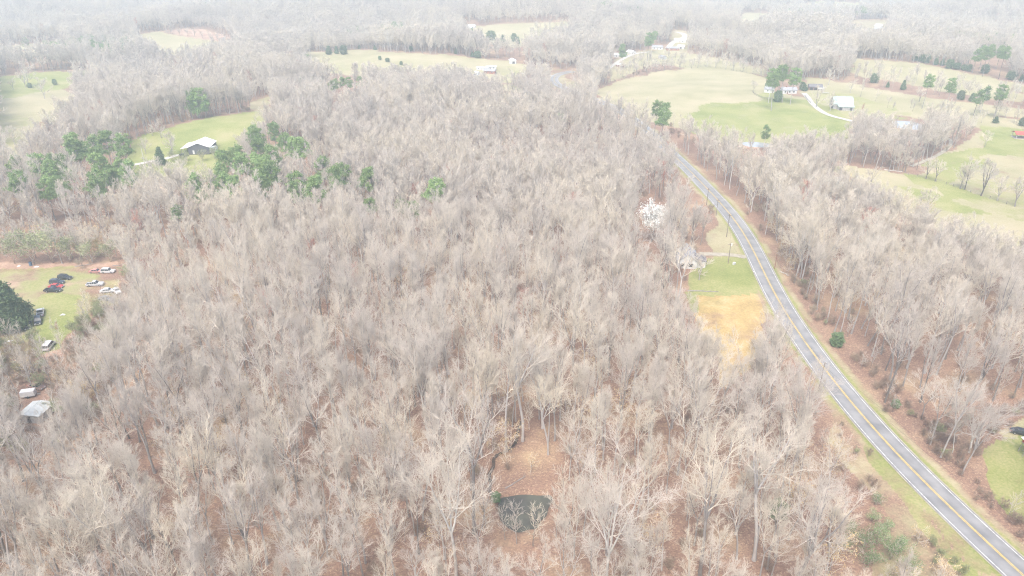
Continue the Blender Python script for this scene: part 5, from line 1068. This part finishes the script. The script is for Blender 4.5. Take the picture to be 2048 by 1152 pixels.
# understorey: saplings, young beeches holding their leaves, brush
def extra(c, r1, prob, lst, s0, s1, cond=None, free=False):
    x, y = jitter_grid(-1.0 * r1 - 40, 1.0 * r1 + 40, 20, r1, c); k = (np.hypot(x, y) < r1) & (np.abs(x) < .95 * y + 75) & (rng.uniform(0, 1, len(x)) < prob); x, y = x[k], y[k]
    z = h(x, y); a1, b1, d1 = project(x, y, z); a2, b2, _ = project(x, y, z + 4); m = np.ones(len(x), bool)
    for kd, s, P in OPEN_WORLD:
        if kd != 'N' and s > .5 and not free: m &= ~(inside(P, a1, b1) | inside(P, a2, b2))
    m &= ~inside([(940, 930), (1140, 930), (1140, 1110), (940, 1110)], a2, b2) & (polydist(list(POND_W) + [POND_W[0]], x, y) > 2.5)
    for x0, y0, x1, y1 in CLEAR: m &= ~((a1 > x0) & (a1 < x1) & (b1 > y0) & (b1 < y1 + 8))
    q = (x > -60) & (x < 500); rdx = np.full(len(x), 99.0); rdx[q] = road_dist(x[q], y[q]); m &= rdx > 6.5
    if cond == 'beech': m &= (np.sin(x / 31 + 1.5) * np.sin(y / 27 + x / 60) > .15) 
    if callable(cond): m &= cond(a1, b1)
    x, y, z = x[m], y[m], z[m]; k = len(x); s = rng.uniform(s0, s1, k)
    return np.column_stack([x, y, z]), np.column_stack([rng.normal(0, .05, (k, 2)), rng.uniform(0, 6.28, k)]), np.column_stack([s, s, s * rng.uniform(.85, 1.2, k)]), pick(lst, k)
bank = lambda a, b: inside([(1560, 540), (1600, 560), (1760, 760), (1850, 840), (1960, 830), (2100, 800), (2100, 1160), (2010, 1075), (1850, 880), (1720, 740)], a, b) & ~inside([(2100, 835), (2010, 850), (1965, 900), (1975, 945), (2100, 1005)], a, b)
verge_l = lambda a, b: inside([(1640, 780), (1720, 880), (1800, 965), (1900, 1075), (1985, 1160), (1700, 1160), (1740, 1000), (1690, 900)], a, b)
scr = lambda a, b: inside([(-80, 680), (60, 690), (150, 660), (200, 590), (260, 545), (300, 620), (240, 760), (190, 880), (60, 920), (-80, 920)], a, b)
edge_band = lambda a, b: inside([(1200, 175), (1290, 140), (1330, 128), (1300, 150), (1250, 166)], a, b) | inside([(1850, 300), (1960, 255), (1960, 300), (1880, 330), (1740, 345)], a, b) | inside([(1300, 240), (1420, 270), (1640, 285), (1700, 270), (1700, 310), (1400, 310)], a, b) | inside([(250, 290), (340, 245), (520, 215), (520, 222), (340, 256), (270, 300)], a, b) | inside([(1610, 186), (1690, 186), (1790, 235), (1790, 246), (1690, 236)], a, b) & False
belt = lambda a, b: inside([(1592, 146), (1650, 118), (1690, 122), (1720, 138), (1800, 152), (1900, 170), (1960, 180), (2100, 190), (2100, 222), (1955, 204), (1847, 191), (1767, 177), (1690, 161), (1640, 152)], a, b) | inside([(1700, 188), (1790, 211), (1870, 224), (1960, 234), (2100, 246), (2100, 256), (1960, 246), (1860, 236), (1790, 222)], a, b) | inside([(1190, 178), (1240, 150), (1275, 130), (1350, 118), (1440, 126), (1530, 146), (1530, 152), (1420, 133), (1330, 139), (1250, 156)], a, b) | inside([(1060, 66), (1150, 45), (1200, 50), (1150, 100), (1060, 96)], a, b) | inside([(1760, 258), (1860, 262), (1900, 285), (1780, 300)], a, b)
sets = [(np.column_stack([X[rest], Y[rest], Z[rest]]), rot, scl, fm),
        extra(7.0, 330, .28, W_SAP, .6, 1.0), extra(9.0, 400, .55, W_BEECH, .6, 1.1, 'beech'), extra(7.5, 330, .45, W_BRUSH, .5, 1.0),
        extra(2.6, 330, .7, W_BRUSH, .4, .95, bank), extra(3.0, 260, .5, W_BRUSH + W_BUSH, .3, .7, lambda a, b: verge_l(a, b)), extra(2.3, 330, .75, W_BUSH + W_BRUSH + W_BRUSH + W_SAP, .5, 1.1, scr), extra(4.0, 700, .5, W_BRUSH + W_SAP, .6, 1.1, edge_band), extra(9.0, 1100, .8, W_FAR + W_MID, .32, .62, belt, True), extra(7, 300, .5, W_BUSH, .3, .7, bank)]
P_, R2_, S_, I_ = (np.concatenate(v) for v in zip(*sets))
scatter('bare_woodland', P_, R2_, S_, I_)
print('WOOD', len(own), len(P_))

# ------------------------------------------------------------------ the air
hz = MB().box(-9500, 9500, -3000, 9500, -60, 118).build('haze', M['gravel']); hz.data.materials.clear()
hm = bpy.data.materials.new('haze'); hm.use_nodes = True; t = hm.node_tree; t.nodes.clear()
ou = N(t, 'ShaderNodeOutputMaterial'); pv = N(t, 'ShaderNodeVolumePrincipled'); pv.inputs['Color'].default_value = (.74, .855, .90, 1); pv.inputs['Density'].default_value = HAZE_DENSITY; pv.inputs['Anisotropy'].default_value = .1
t.links.new(pv.outputs[0], ou.inputs['Volume']); hz.data.materials.append(hm); tag(hz, kind='stuff')
